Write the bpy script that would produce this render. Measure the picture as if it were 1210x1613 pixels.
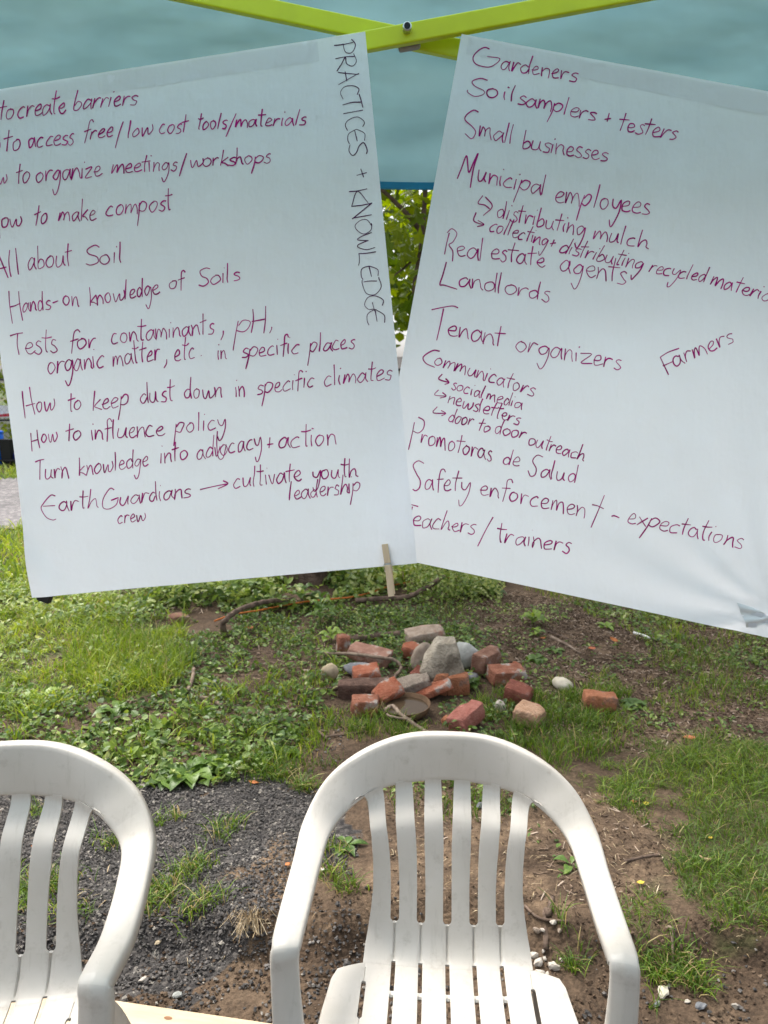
import bpy, bmesh, math, random
import numpy as np
from mathutils import Vector, Matrix, Euler

for o in list(bpy.data.objects):
    bpy.data.objects.remove(o)
C = bpy.context.scene.collection
R = math.radians
rng = np.random.default_rng(7)
random.seed(7)

# ------------------------------------------------------------------ camera, sky, sun, exposure
EYE_H, PITCH, FPX = 1.5, R(9.65), 1212.0          # eye height, downward pitch, focal length in photo pixels
cam = bpy.data.cameras.new('camera')
cam.sensor_fit = 'VERTICAL'; cam.sensor_height = 24.0; cam.lens = FPX / 1613 * 24
cam.clip_start = 0.05; cam.clip_end = 2000
cam.dof.use_dof = True; cam.dof.focus_distance = 1.45; cam.dof.aperture_fstop = 6.0
camo = bpy.data.objects.new('camera', cam); C.objects.link(camo)
camo.location = (0, 0, EYE_H); camo.rotation_euler = (R(90) - PITCH, 0, 0)
sc = bpy.context.scene
sc.camera = camo
SUN_EL, SUN_AZ = R(60), R(-42)                      # azimuth from +y towards +x
world = bpy.data.worlds.new('World'); sc.world = world; world.use_nodes = True
wn = world.node_tree.nodes; wl = world.node_tree.links
sky = wn.new('ShaderNodeTexSky'); sky.sky_type = 'NISHITA'; sky.sun_disc = False
sky.sun_elevation = SUN_EL; sky.sun_rotation = SUN_AZ
sky.air_density = 0.8; sky.dust_density = 5.0; sky.ozone_density = 0.6
wn['Background'].inputs[1].default_value = 0.15
hz = wn.new('ShaderNodeHueSaturation'); hz.inputs['Saturation'].default_value = .30     # overcast: nearly white sky
wl.new(sky.outputs[0], hz.inputs['Color']); wl.new(hz.outputs[0], wn['Background'].inputs[0])
sl = bpy.data.lights.new('sun', 'SUN'); sl.energy = 1.5; sl.angle = R(14); sl.color = (1, .94, .84)
so = bpy.data.objects.new('sun', sl); C.objects.link(so)
sd = Vector((math.sin(SUN_AZ) * math.cos(SUN_EL), math.cos(SUN_AZ) * math.cos(SUN_EL), math.sin(SUN_EL)))
so.rotation_euler = sd.to_track_quat('Z', 'Y').to_euler(); so.location = (-6, 4, 9)
sc.view_settings.view_transform = 'Standard'; sc.view_settings.look = 'None'
sc.view_settings.exposure = 1.45; sc.view_settings.gamma = 1.0
sc.cycles.max_bounces = 8; sc.cycles.transparent_max_bounces = 8

# ------------------------------------------------------------------ helpers
def link(o, parent=None):
    C.objects.link(o)
    if parent is not None: o.parent = parent
    return o

def mesh(name, V, F, mat=None, parent=None, smooth=False, tint=None, attrs=None):
    """one mesh object from vertex and face lists"""
    me = bpy.data.meshes.new(name)
    V = np.asarray(V, float)
    me.from_pydata(V.tolist(), [], F if isinstance(F, list) else np.asarray(F).tolist())
    if tint is not None:
        a = me.attributes.new('tint', 'FLOAT', 'POINT'); a.data.foreach_set('value', np.asarray(tint, np.float32))
    for k, v in (attrs or {}).items():
        a = me.attributes.new(k, 'FLOAT', 'POINT'); a.data.foreach_set('value', np.asarray(v, np.float32))
    if smooth:
        me.polygons.foreach_set('use_smooth', [True] * len(me.polygons))
    me.update()
    if mat: me.materials.append(mat)
    o = bpy.data.objects.new(name, me)
    return link(o, parent)

def tag(o, label, cat, group=None, kind=None):
    o['label'] = label; o['category'] = cat
    if group: o['group'] = group
    if kind: o['kind'] = kind
    return o

def struct(o, label=None, cat=None):
    o['kind'] = 'structure'
    if label: o['label'] = label
    if cat: o['category'] = cat
    return o

def thing(name, label, cat, loc=(0, 0, 0), group=None):
    o = bpy.data.objects.new(name, None); o.empty_display_size = .1; o.location = loc
    C.objects.link(o)
    return tag(o, label, cat, group)

def spline(P, n=8):
    P = np.asarray(P, float)
    if len(P) < 3:
        t = np.linspace(0, 1, n + 1)[:, None]
        return P[0] * (1 - t) + P[-1] * t
    Q = np.vstack([2 * P[0] - P[1], P, 2 * P[-1] - P[-2]])
    t = np.linspace(0, 1, n, endpoint=False)[:, None]
    out = []
    for i in range(len(P) - 1):
        a, b, c, d = Q[i:i + 4]
        out.append(.5 * (2 * b + (c - a) * t + (2 * a - 5 * b + 4 * c - d) * t * t + (3 * b - a - 3 * c + d) * t ** 3))
    out.append(P[-1:])
    return np.vstack(out)

def tube_vf(P, r, seg=7, rough=0.0, cap=True):
    P = np.asarray(P, float); n = len(P)
    r = np.broadcast_to(np.asarray(r, float), (n,)) if np.ndim(r) else np.full(n, r)
    T = np.gradient(P, axis=0); T /= np.linalg.norm(T, axis=1)[:, None] + 1e-9
    up = np.array([0, 0, 1.0]) if abs(T[0][2]) < .9 else np.array([1.0, 0, 0])
    V = []
    N = np.cross(T[0], up); N /= np.linalg.norm(N)
    for i in range(n):
        N = N - T[i] * (N @ T[i]); N /= np.linalg.norm(N) + 1e-9
        B = np.cross(T[i], N)
        for k in range(seg):
            a = 2 * math.pi * k / seg
            rr = r[i] * (1 + rough * (rng.random() - .5) * 2)
            V.append(P[i] + rr * (math.cos(a) * N + math.sin(a) * B))
    F = []
    for i in range(n - 1):
        for k in range(seg):
            a, b = i * seg + k, i * seg + (k + 1) % seg
            F.append([a, b, b + seg, a + seg])
    if cap:
        F.append([k for k in range(seg)][::-1]); F.append([(n - 1) * seg + k for k in range(seg)])
    return np.array(V), F

def box_vf(cx, cy, cz, sx, sy, sz):
    V = np.array([[cx + a * sx / 2, cy + b * sy / 2, cz + c * sz / 2] for c in (-1, 1) for b in (-1, 1) for a in (-1, 1)])
    F = [[0, 2, 3, 1], [4, 5, 7, 6], [0, 1, 5, 4], [2, 6, 7, 3], [0, 4, 6, 2], [1, 3, 7, 5]]
    return V, F

def merge(*vf):
    Vs, Fs, k = [], [], 0
    for V, F in vf:
        Vs.append(np.asarray(V)); Fs += [[i + k for i in f] for f in F]; k += len(V)
    return np.vstack(Vs), Fs

def bevel(o, w=.003, seg=2, ang=40):
    m = o.modifiers.new('bevel', 'BEVEL'); m.width = w; m.segments = seg; m.limit_method = 'ANGLE'; m.angle_limit = R(ang)
    return o

# photo pixels -> rays, used to find where things stand
def ray(px, py):
    a, b = (px - 605) / FPX, (806.5 - py) / FPX
    return np.array([a, math.cos(PITCH) + b * math.sin(PITCH), -math.sin(PITCH) + b * math.cos(PITCH)])
EYE = np.array([0, 0, EYE_H])
def at_depth(px, py, Y):
    d = ray(px, py); return EYE + d * (Y / d[1])
def sstep(t):
    t = np.clip(t, 0, 1); return t * t * (3 - 2 * t)
def height(x, y):
    x = np.asarray(x, float); y = np.asarray(y, float)
    ys = 1.93 + .05 * np.sin(3.1 * x + .6) + .03 * np.sin(8.3 * x) + .014 * np.sin(21 * x + 1) - .06 * sstep((x - .2) / .5)
    wd = .13 - .05 * sstep((x - .1) / .4)
    s = sstep((y - ys) / wd + .5)
    n = .012 * np.sin(2.3 * x + 1.1 * y) + .010 * np.sin(-1.7 * x + 3.1 * y + 2) + .006 * np.sin(6.1 * x + 4.3 * y) + .004 * np.sin(13 * x - 9 * y)
    near = np.exp(-((x / 8) ** 2 + ((y - 4) / 8) ** 2))
    return -.068 * (1 - s) + n * near * (.35 + .65 * s)
def G(px, py, dz=0.0):
    d = ray(px, py); z = 0.0
    for _ in range(12):
        t = (z + dz - EYE_H) / d[2]; p = EYE + d * t; z = float(height(p[0], p[1]))
    return np.array([p[0], p[1], z])
def poly(pts):
    return np.array([G(*p)[:2] for p in pts])
def inside(P, x, y):
    x = np.asarray(x); y = np.asarray(y); c = np.zeros(x.shape, bool); n = len(P)
    for i in range(n):
        x0, y0 = P[i]; x1, y1 = P[i - 1]
        m = ((y0 > y) != (y1 > y))
        c ^= m & (x < (x1 - x0) * (y - y0) / ((y1 - y0) + 1e-12) + x0)
    return c
_T = rng.random((64, 64))
def vnoise(x, y):
    x = np.asarray(x, float); y = np.asarray(y, float)
    xi = np.floor(x).astype(int); yi = np.floor(y).astype(int); fx = sstep(x - xi); fy = sstep(y - yi)
    g = lambda a, b: _T[a % 64, b % 64]
    return (g(xi, yi) * (1 - fx) + g(xi + 1, yi) * fx) * (1 - fy) + (g(xi, yi + 1) * (1 - fx) + g(xi + 1, yi + 1) * fx) * fy
def fbm(x, y, s=1.0):
    return .5 * vnoise(x * s, y * s) + .3 * vnoise(x * s * 2.1 + 7, y * s * 2.1) + .2 * vnoise(x * s * 4.3, y * s * 4.3 + 3)

# ------------------------------------------------------------------ materials
def new_mat(name, rough=.6, spec=.3):
    m = bpy.data.materials.new(name); m.use_nodes = True
    b = m.node_tree.nodes['Principled BSDF']; b.inputs['Roughness'].default_value = rough
    b.inputs['Specular IOR Level'].default_value = spec
    return m, m.node_tree.nodes, m.node_tree.links, b
def ramp(n, stops):
    r = n.new('ShaderNodeValToRGB'); e = r.color_ramp.elements
    while len(e) < len(stops): e.new(.5)
    for k, (p, c) in enumerate(stops):
        e[k].position = p; e[k].color = (*c, 1)
    return r
def coord(n, l, scale=1.0, kind='Object'):
    t = n.new('ShaderNodeTexCoord'); return t.outputs[kind]
def noise(n, l, vec, scale, detail=4, rough=.55):
    t = n.new('ShaderNodeTexNoise'); t.inputs['Scale'].default_value = scale; t.inputs['Detail'].default_value = detail
    t.inputs['Roughness'].default_value = rough; l.new(vec, t.inputs['Vector']); return t
def mix(n, l, fac, a, b, mode='MIX'):
    m = n.new('ShaderNodeMix'); m.data_type = 'RGBA'; m.blend_type = mode
    for s, v in ((m.inputs[0], fac), (m.inputs[6], a), (m.inputs[7], b)):
        if hasattr(v, 'links') or hasattr(v, 'is_linked'): l.new(v, s)
        elif isinstance(v, tuple): s.default_value = (*v, 1)
        else: s.default_value = v
    return m.outputs[2]
def bump(n, l, b, h, strength, dist=.01):
    u = n.new('ShaderNodeBump'); u.inputs['Strength'].default_value = strength; u.inputs['Distance'].default_value = dist
    l.new(h, u.inputs['Height']); l.new(u.outputs[0], b.inputs['Normal']); return u
def speckled(name, c0, c1, scale=8, rough=.6, spec=.3, bs=.3, bd=.004, scale2=None, c2=None, p=(.35, .65), p2=(.55, .7)):
    """two-tone noise colour with bump, optional third patchy colour"""
    m, n, l, b = new_mat(name, rough, spec)
    v = coord(n, l)
    t = noise(n, l, v, scale); r = ramp(n, [(p[0], c0), (p[1], c1)]); l.new(t.outputs[0], r.inputs[0])
    col = r.outputs[0]
    if c2:
        t2 = noise(n, l, v, scale2, 5); r2 = ramp(n, [(p2[0], (0, 0, 0)), (p2[1], (1, 1, 1))]); l.new(t2.outputs[0], r2.inputs[0])
        col = mix(n, l, r2.outputs[0], col, c2)
    l.new(col, b.inputs['Base Color'])
    t3 = noise(n, l, v, scale * 5, 6); bump(n, l, b, t3.outputs[0], bs, bd)
    return m
def leafy(name, stops, rough=.45, trans=.35, tcol=None, spec=.35):
    """leaf or blade: colour by the 'tint' of each leaf, thin and translucent"""
    m, n, l, b = new_mat(name, rough, spec)
    a = n.new('ShaderNodeAttribute'); a.attribute_name = 'tint'
    r = ramp(n, stops); l.new(a.outputs['Fac'], r.inputs[0]); l.new(r.outputs[0], b.inputs['Base Color'])
    tr = n.new('ShaderNodeBsdfTranslucent')
    hs = n.new('ShaderNodeHueSaturation'); hs.inputs['Hue'].default_value = .485; hs.inputs['Saturation'].default_value = 1.1; hs.inputs['Value'].default_value = 1.6
    l.new(r.outputs[0], hs.inputs['Color']); l.new(hs.outputs[0], tr.inputs[0])
    mx = n.new('ShaderNodeMixShader'); mx.inputs[0].default_value = trans
    l.new(b.outputs[0], mx.inputs[1]); l.new(tr.outputs[0], mx.inputs[2])
    l.new(mx.outputs[0], n['Material Output'].inputs[0])
    return m
def tinted(name, stops, rough=.8, spec=.2):
    m, n, l, b = new_mat(name, rough, spec)
    a = n.new('ShaderNodeAttribute'); a.attribute_name = 'tint'
    r = ramp(n, stops); l.new(a.outputs['Fac'], r.inputs[0])
    t = noise(n, l, coord(n, l), 60, 4); rr = ramp(n, [(.3, (.6, .6, .6)), (.7, (1.15, 1.15, 1.15))]); l.new(t.outputs[0], rr.inputs[0])
    l.new(mix(n, l, 1.0, r.outputs[0], rr.outputs[0], 'MULTIPLY'), b.inputs['Base Color'])
    return m

def mat_ground():
    m, n, l, b = new_mat('ground_soil', .9, .15)
    v = coord(n, l)
    t1 = noise(n, l, v, 3.0, 6, .6); soil = ramp(n, [(.3, (.052, .036, .025)), (.55, (.098, .069, .047)), (.75, (.165, .122, .085))]); l.new(t1.outputs[0], soil.inputs[0])
    t2 = noise(n, l, v, 45, 6, .7); fine = ramp(n, [(.3, (.5, .5, .5)), (.7, (1.35, 1.3, 1.25))]); l.new(t2.outputs[0], fine.inputs[0])
    scol = mix(n, l, 1.0, soil.outputs[0], fine.outputs[0], 'MULTIPLY')
    vo = n.new('ShaderNodeTexVoronoi'); vo.inputs['Scale'].default_value = 75; l.new(v, vo.inputs['Vector'])
    hsv = n.new('ShaderNodeSeparateColor'); l.new(vo.outputs['Color'], hsv.inputs[0])
    gr = ramp(n, [(0, (.028, .026, .026)), (.6, (.062, .057, .054)), (.92, (.10, .09, .083)), (1, (.25, .23, .2))]); l.new(hsv.outputs[0], gr.inputs[0])
    ag = n.new('ShaderNodeAttribute'); ag.attribute_name = 'gravel'
    al = n.new('ShaderNodeAttribute'); al.attribute_name = 'lawn'
    am = n.new('ShaderNodeAttribute'); am.attribute_name = 'mulch'
    tg = noise(n, l, v, 14, 4)
    gm = n.new('ShaderNodeMath'); gm.operation = 'MULTIPLY_ADD'; l.new(tg.outputs[0], gm.inputs[0]); gm.inputs[1].default_value = .9; gm.inputs[2].default_value = -.45
    gs = n.new('ShaderNodeMath'); gs.operation = 'ADD'; gs.use_clamp = True; l.new(ag.outputs['Fac'], gs.inputs[0]); l.new(gm.outputs[0], gs.inputs[1])
    gq = ramp(n, [(.35, (0, 0, 0)), (.6, (1, 1, 1))]); l.new(gs.outputs[0], gq.inputs[0])
    c = mix(n, l, gq.outputs[0], scol, gr.outputs[0])
    t4 = noise(n, l, v, 25, 5); lc = ramp(n, [(.3, (.03, .045, .012)), (.7, (.075, .12, .025))]); l.new(t4.outputs[0], lc.inputs[0])
    c = mix(n, l, al.outputs['Fac'], c, lc.outputs[0])
    t5 = noise(n, l, v, 30, 5); mc = ramp(n, [(.3, (.08, .054, .036)), (.7, (.19, .132, .085))]); l.new(t5.outputs[0], mc.inputs[0])
    c = mix(n, l, am.outputs['Fac'], c, mc.outputs[0])
    l.new(c, b.inputs['Base Color'])
    hh = n.new('ShaderNodeMath'); hh.operation = 'MULTIPLY_ADD'; l.new(vo.outputs['Distance'], hh.inputs[0]); hh.inputs[1].default_value = -.6; l.new(t2.outputs[0], hh.inputs[2])
    bump(n, l, b, hh.outputs[0], .8, .012)
    return m
M = {}
M['ground'] = mat_ground()
M['path'] = None
def mat_path():
    m, n, l, b = new_mat('path_gravel', .85, .2); v = coord(n, l)
    vo = n.new('ShaderNodeTexVoronoi'); vo.inputs['Scale'].default_value = 28; l.new(v, vo.inputs['Vector'])
    s = n.new('ShaderNodeSeparateColor'); l.new(vo.outputs['Color'], s.inputs[0])
    g = ramp(n, [(0, (.10, .095, .10)), (.5, (.22, .21, .22)), (1, (.42, .40, .41))]); l.new(s.outputs[0], g.inputs[0])
    t = noise(n, l, v, 2, 4); r = ramp(n, [(.3, (.8, .8, .8)), (.7, (1.1, 1.08, 1.08))]); l.new(t.outputs[0], r.inputs[0])
    g.color_ramp.elements[2].color = (.23, .22, .22, 1); g.color_ramp.elements[1].color = (.12, .115, .117, 1)
    l.new(mix(n, l, 1.0, g.outputs[0], r.outputs[0], 'MULTIPLY'), b.inputs['Base Color'])
    bump(n, l, b, vo.outputs['Distance'], -.7, .02); return m
M['path'] = mat_path()

def mat_paper(name='white_paper', lo=(.735, .755, .795), hi=(.765, .785, .825)):
    m, n, l, b = new_mat(name, .7, .25)
    v = coord(n, l)
    t = noise(n, l, v, 3, 3); r = ramp(n, [(.3, lo), (.7, hi)]); l.new(t.outputs[0], r.inputs[0])
    l.new(r.outputs[0], b.inputs['Base Color'])
    t2 = noise(n, l, v, 5, 5, .6)
    mp = n.new('ShaderNodeMapping'); mp.inputs['Scale'].default_value = (9, 9, 2.2); mp.inputs['Rotation'].default_value = (0, .3, 0); l.new(v, mp.inputs[0])
    t3 = noise(n, l, mp.outputs[0], 1.3, 4, .5)
    ad = n.new('ShaderNodeMath'); ad.operation = 'ADD'; l.new(t2.outputs[0], ad.inputs[0]); l.new(t3.outputs[0], ad.inputs[1])
    bump(n, l, b, ad.outputs[0], .32, .03)
    tr = n.new('ShaderNodeBsdfTranslucent'); tr.inputs[0].default_value = (.72, .755, .81, 1)
    mx = n.new('ShaderNodeMixShader'); mx.inputs[0].default_value = .38
    l.new(b.outputs[0], mx.inputs[1]); l.new(tr.outputs[0], mx.inputs[2]); l.new(mx.outputs[0], n['Material Output'].inputs[0])
    return m
M['paper'] = mat_paper(); M['strip'] = mat_paper('adhesive_strip_paper', (.66, .685, .70), (.70, .725, .74))
def plain(name, c, rough=.5, spec=.3, metal=0.0, vary=.12, scale=20, bs=.08):
    m, n, l, b = new_mat(name, rough, spec); v = coord(n, l)
    t = noise(n, l, v, scale, 4)
    r = ramp(n, [(.3, tuple(x * (1 - vary) for x in c)), (.7, tuple(min(1, x * (1 + vary)) for x in c))]); l.new(t.outputs[0], r.inputs[0])
    l.new(r.outputs[0], b.inputs['Base Color']); b.inputs['Metallic'].default_value = metal
    bump(n, l, b, t.outputs[0], bs, .002); return m
def mat_ink(name, c):
    m, n, l, b = new_mat(name, .6, .15); v = coord(n, l)
    t = noise(n, l, v, 35, 4, .7); r = ramp(n, [(.3, tuple(x * .62 for x in c)), (.7, tuple(x * 1.35 for x in c))]); l.new(t.outputs[0], r.inputs[0])
    l.new(r.outputs[0], b.inputs['Base Color'])
    tr = n.new('ShaderNodeBsdfTranslucent'); l.new(r.outputs[0], tr.inputs[0])
    mx = n.new('ShaderNodeMixShader'); mx.inputs[0].default_value = .38
    l.new(b.outputs[0], mx.inputs[1]); l.new(tr.outputs[0], mx.inputs[2]); l.new(mx.outputs[0], n['Material Output'].inputs[0]); return m
M['ink'] = mat_ink('marker_ink_plum', (.37, .006, .175))
M['ink_dark'] = mat_ink('marker_ink_dark', (.07, .010, .07))
def mat_cloth(name='teal_canopy_cloth', lo=(.15, .265, .295), hi=(.195, .325, .355), trans=.40):
    m, n, l, b = new_mat(name, .6, .3); v = coord(n, l)
    t = noise(n, l, v, 4, 4); r = ramp(n, [(.3, lo), (.7, hi)]); l.new(t.outputs[0], r.inputs[0])
    l.new(r.outputs[0], b.inputs['Base Color'])
    mp = n.new('ShaderNodeMapping'); mp.inputs['Scale'].default_value = (1.3, 1, 2.6); l.new(v, mp.inputs[0])
    t2 = noise(n, l, mp.outputs[0], 2.4, 3, .5); bump(n, l, b, t2.outputs[0], .6, .09)
    tr = n.new('ShaderNodeBsdfTranslucent'); l.new(r.outputs[0], tr.inputs[0])
    mx = n.new('ShaderNodeMixShader'); mx.inputs[0].default_value = trans
    l.new(b.outputs[0], mx.inputs[1]); l.new(tr.outputs[0], mx.inputs[2]); l.new(mx.outputs[0], n['Material Output'].inputs[0])
    return m
M['cloth'] = mat_cloth(); M['roofcloth'] = mat_cloth('teal_roof_cloth', (.34, .51, .60), (.42, .58, .66), .66)
M['hem'] = plain('blue_hem', (.008, .15, .27), .6)
M['bar'] = plain('lime_painted_metal', (.50, .56, .008), .38, .4, vary=.05)
M['bolt'] = plain('bolt_steel', (.55, .55, .55), .3, .5, 1.0)
M['bolt_hole'] = plain('bolt_bore', (.01, .01, .012), .6)
M['spacer'] = plain('grey_plastic', (.30, .28, .27), .6)
def mat_chair():
    m, n, l, b = new_mat('white_plastic', .42, .4); v = coord(n, l)
    t = noise(n, l, v, 5, 5, .6); r = ramp(n, [(.3, (.40, .368, .325)), (.55, (.455, .424, .384))]); l.new(t.outputs[0], r.inputs[0])
    t2 = noise(n, l, v, 28, 6, .7); r2 = ramp(n, [(.56, (0, 0, 0)), (.80, (.6, .6, .6))]); l.new(t2.outputs[0], r2.inputs[0])
    mp = n.new('ShaderNodeMapping'); mp.inputs['Scale'].default_value = (30, 6, 4); l.new(v, mp.inputs[0])
    t4 = noise(n, l, mp.outputs[0], 2.5, 5, .7); r4 = ramp(n, [(.56, (0, 0, 0)), (.76, (.42, .42, .42))]); l.new(t4.outputs[0], r4.inputs[0])
    c = mix(n, l, r2.outputs[0], r.outputs[0], (.26, .225, .185))
    c = mix(n, l, r4.outputs[0], c, (.28, .245, .205))
    l.new(c, b.inputs['Base Color'])
    rr = ramp(n, [(.3, (.36, .36, .36)), (.7, (.55, .55, .55))]); l.new(t2.outputs[0], rr.inputs[0]); l.new(rr.outputs[0], b.inputs['Roughness'])
    t3 = noise(n, l, v, 160, 3); bump(n, l, b, t3.outputs[0], .06, .001); return m
M['chair'] = mat_chair()
def mat_wood(name, c0, c1, scale=(2, 30, 30), rough=.7):
    m, n, l, b = new_mat(name, rough, .25); v = coord(n, l)
    mp = n.new('ShaderNodeMapping'); mp.inputs['Scale'].default_value = scale; l.new(v, mp.inputs[0])
    t = noise(n, l, mp.outputs[0], 1.6, 6, .6); r = ramp(n, [(.3, c0), (.7, c1)]); l.new(t.outputs[0], r.inputs[0])
    t2 = noise(n, l, v, 3, 3); r2 = ramp(n, [(.35, (.8, .78, .74)), (.65, (1, 1, 1))]); l.new(t2.outputs[0], r2.inputs[0])
    l.new(mix(n, l, 1.0, r.outputs[0], r2.outputs[0], 'MULTIPLY'), b.inputs['Base Color']); bump(n, l, b, t.outputs[0], .2, .002); return m
M['pine'] = mat_wood('pine_board', (.44, .34, .225), (.58, .47, .33), (3, 24, 24))
M['pin'] = mat_wood('clothespin_wood', (.58, .43, .29), (.70, .55, .40), (60, 60, 12))
M['wire'] = plain('spring_wire', (.5, .5, .48), .35, .5, 1.0)
M['black'] = plain('black_plastic', (.012, .013, .013), .5)
M['bark'] = speckled('tree_bark', (.055, .038, .028), (.16, .115, .085), 14, .9, .15, .9, .02)
M['twig'] = speckled('twig_bark', (.06, .042, .032), (.17, .12, .09), 30, .85, .2, .5, .004)
M['vine'] = speckled('dry_vine', (.13, .095, .07), (.27, .21, .16), 30, .85, .2, .4, .003)
M['cord'] = plain('orange_cord', (.46, .13, .02), .55)
M['cutwood'] = plain('cut_wood', (.55, .38, .22), .8)
M['whitepaint'] = plain('white_stick_plastic', (.75, .74, .72), .5)
M['blade'] = leafy('grass_blade', [(0, (.032, .068, .010)), (.45, (.080, .150, .018)), (.8, (.18, .27, .032)), (.92, (.28, .34, .05)), (1, (.36, .29, .13))], .5, .35)
M['leaf'] = leafy('ground_cover_leaf', [(0, (.028, .060, .014)), (.45, (.080, .145, .028)), (.8, (.19, .27, .055)), (1, (.36, .40, .15))], .42, .3)
M['weed'] = leafy('weed_leaf', [(0, (.045, .09, .02)), (.5, (.10, .18, .035)), (1, (.22, .32, .05))], .4, .35)
M['crown'] = leafy('tree_leaf', [(0, (.035, .070, .008)), (.5, (.085, .14, .012)), (1, (.20, .26, .02))], .4, .5)
M['chips'] = tinted('bark_chip', [(0, (.045, .03, .021)), (.4, (.13, .088, .06)), (.8, (.27, .195, .14)), (1, (.52, .42, .33))])
M['stones'] = tinted('gravel_stone', [(0, (.026, .024, .023)), (.6, (.064, .059, .056)), (.93, (.13, .118, .11)), (1, (.28, .255, .22))], .7, .3)
M['clods'] = tinted('soil_clod', [(0, (.042, .028, .019)), (.6, (.095, .065, .044)), (1, (.16, .115, .08))], .95, .1)
M['straw'] = tinted('dry_straw', [(0, (.22, .15, .08)), (.6, (.38, .29, .17)), (1, (.55, .46, .32))], .8, .2)

# ------------------------------------------------------------------ the ground
Z_GRAVEL = [poly([(-330, 1235), (200, 1228), (300, 1240), (400, 1205), (520, 1250), (565, 1335), (545, 1375), (440, 1395), (420, 1480), (330, 1540), (170, 1580), (-330, 1600)])]
Z_MULCH = [poly([(740, 925), (1000, 950), (1400, 1030), (1420, 1150), (1210, 1175), (1000, 1190), (900, 1160), (820, 1060), (730, 990)])]
Z_MULCH.append(poly([(400, 1340), (560, 1345), (860, 1260), (1010, 1270), (1080, 1330), (1000, 1400), (850, 1450), (560, 1420), (430, 1420)]))
Z_LAWN = [poly([(-600, 905), (262, 915), (300, 1000), (255, 1090), (120, 1110), (-600, 1130)]),
          poly([(890, 1215), (1000, 1175), (1210, 1160), (1500, 1170), (1600, 1480), (1210, 1490), (1010, 1490), (960, 1430), (1000, 1400), (1090, 1330), (1000, 1290), (930, 1260)])]
def zone(polys, x, y, soft=.12):
    """1 inside, 0 outside, edges wobbling with noise"""
    wx = x + (fbm(x, y, 6) - .5) * soft * 3; wy = y + (fbm(x + 9, y + 4, 6) - .5) * soft * 3
    r = np.zeros(np.shape(x))
    for P in polys: r = np.maximum(r, inside(P, wx, wy).astype(float))
    return r
def axis(lo, hi, step, far):
    a = list(np.arange(lo, hi + 1e-6, step)); g = step
    v = hi
    while v < far: g *= 1.35; v += g; a.append(v)
    g = step; v = lo
    while v > -far: g *= 1.35; v -= g; a.insert(0, v)
    return np.array(a)
gx, gy = axis(-3.6, 3.6, .03, 600), axis(.6, 7.5, .03, 600)
X, Y = np.meshgrid(gx, gy); nx, ny = len(gx), len(gy)
Zg = height(X, Y)
near = (np.abs(X) < 4) & (Y > .5) & (Y < 8)
Zg = Zg + np.where(near, (fbm(X, Y, 18) - .5) * .012 + (fbm(X, Y, 50) - .5) * .006, 0)
V = np.stack([X.ravel(), Y.ravel(), Zg.ravel()], 1)
I = np.arange(nx * ny).reshape(ny, nx)
F = np.stack([I[:-1, :-1].ravel(), I[:-1, 1:].ravel(), I[1:, 1:].ravel(), I[1:, :-1].ravel()], 1)
lawn_far = ((Y > 6.0) | (np.abs(X) > 5)).astype(float) * .9
at = {'gravel': zone(Z_GRAVEL, X, Y).ravel(), 'mulch': (zone(Z_MULCH, X, Y, .2) * sstep((fbm(X, Y, 9) - .33) / .25)).ravel(),
      'lawn': np.maximum(zone(Z_LAWN, X, Y) * .75 * sstep((fbm(X + 20, Y, 6) - .30) / .25) * np.where(X > .4, .45, 1), lawn_far * (fbm(X, Y, 2) > .3)).ravel()}
g = mesh('ground', V, F, M['ground'], smooth=True, attrs=at)
struct(g)
# gravel path running across behind the trees
px_ = np.linspace(-22, 22, 90); pr = []
for k in range(7):
    pr.append(np.stack([px_, 7.75 + k * .68 + (.10 * np.sin(px_ * 1.7 + k) + .08 * np.sin(px_ * 4.1)) * (k in (0, 6)), np.full(90, 0)], 1))
Vp = np.vstack(pr); Vp[:, 2] = height(Vp[:, 0], Vp[:, 1]) + .012
Fp = [[k * 90 + i, k * 90 + i + 1, (k + 1) * 90 + i + 1, (k + 1) * 90 + i] for k in range(6) for i in range(89)]
struct(mesh('gravel_path', Vp, Fp, M['path'], smooth=True))

# ------------------------------------------------------------------ the canopy tent
tent = thing('canopy_tent', 'teal pop-up canopy with lime green scissor bars above the two handwritten sheets', 'canopy', (.04, .62, 0))
T0 = np.array([.04, .62, 0]); HX, HY, ZE, ZV, ZP = 1.32, .88, 2.20, 1.853, 2.80
def cloth_grid(fn, nu, nv):
    u, v = np.meshgrid(np.linspace(0, 1, nu), np.linspace(0, 1, nv))
    P = fn(u.ravel(), v.ravel()); i = np.arange(nu * nv).reshape(nv, nu)
    return P, np.stack([i[:-1, :-1].ravel(), i[:-1, 1:].ravel(), i[1:, 1:].ravel(), i[1:, :-1].ravel()], 1).tolist()
def side(a):                                   # four sides, a = 0..3, rotated round the tent centre
    c, s = round(math.cos(a * math.pi / 2)), round(math.sin(a * math.pi / 2))
    return lambda p: np.stack([c * p[:, 0] - s * p[:, 1], s * p[:, 0] + c * p[:, 1], p[:, 2]], 1)
roofs = []
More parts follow.
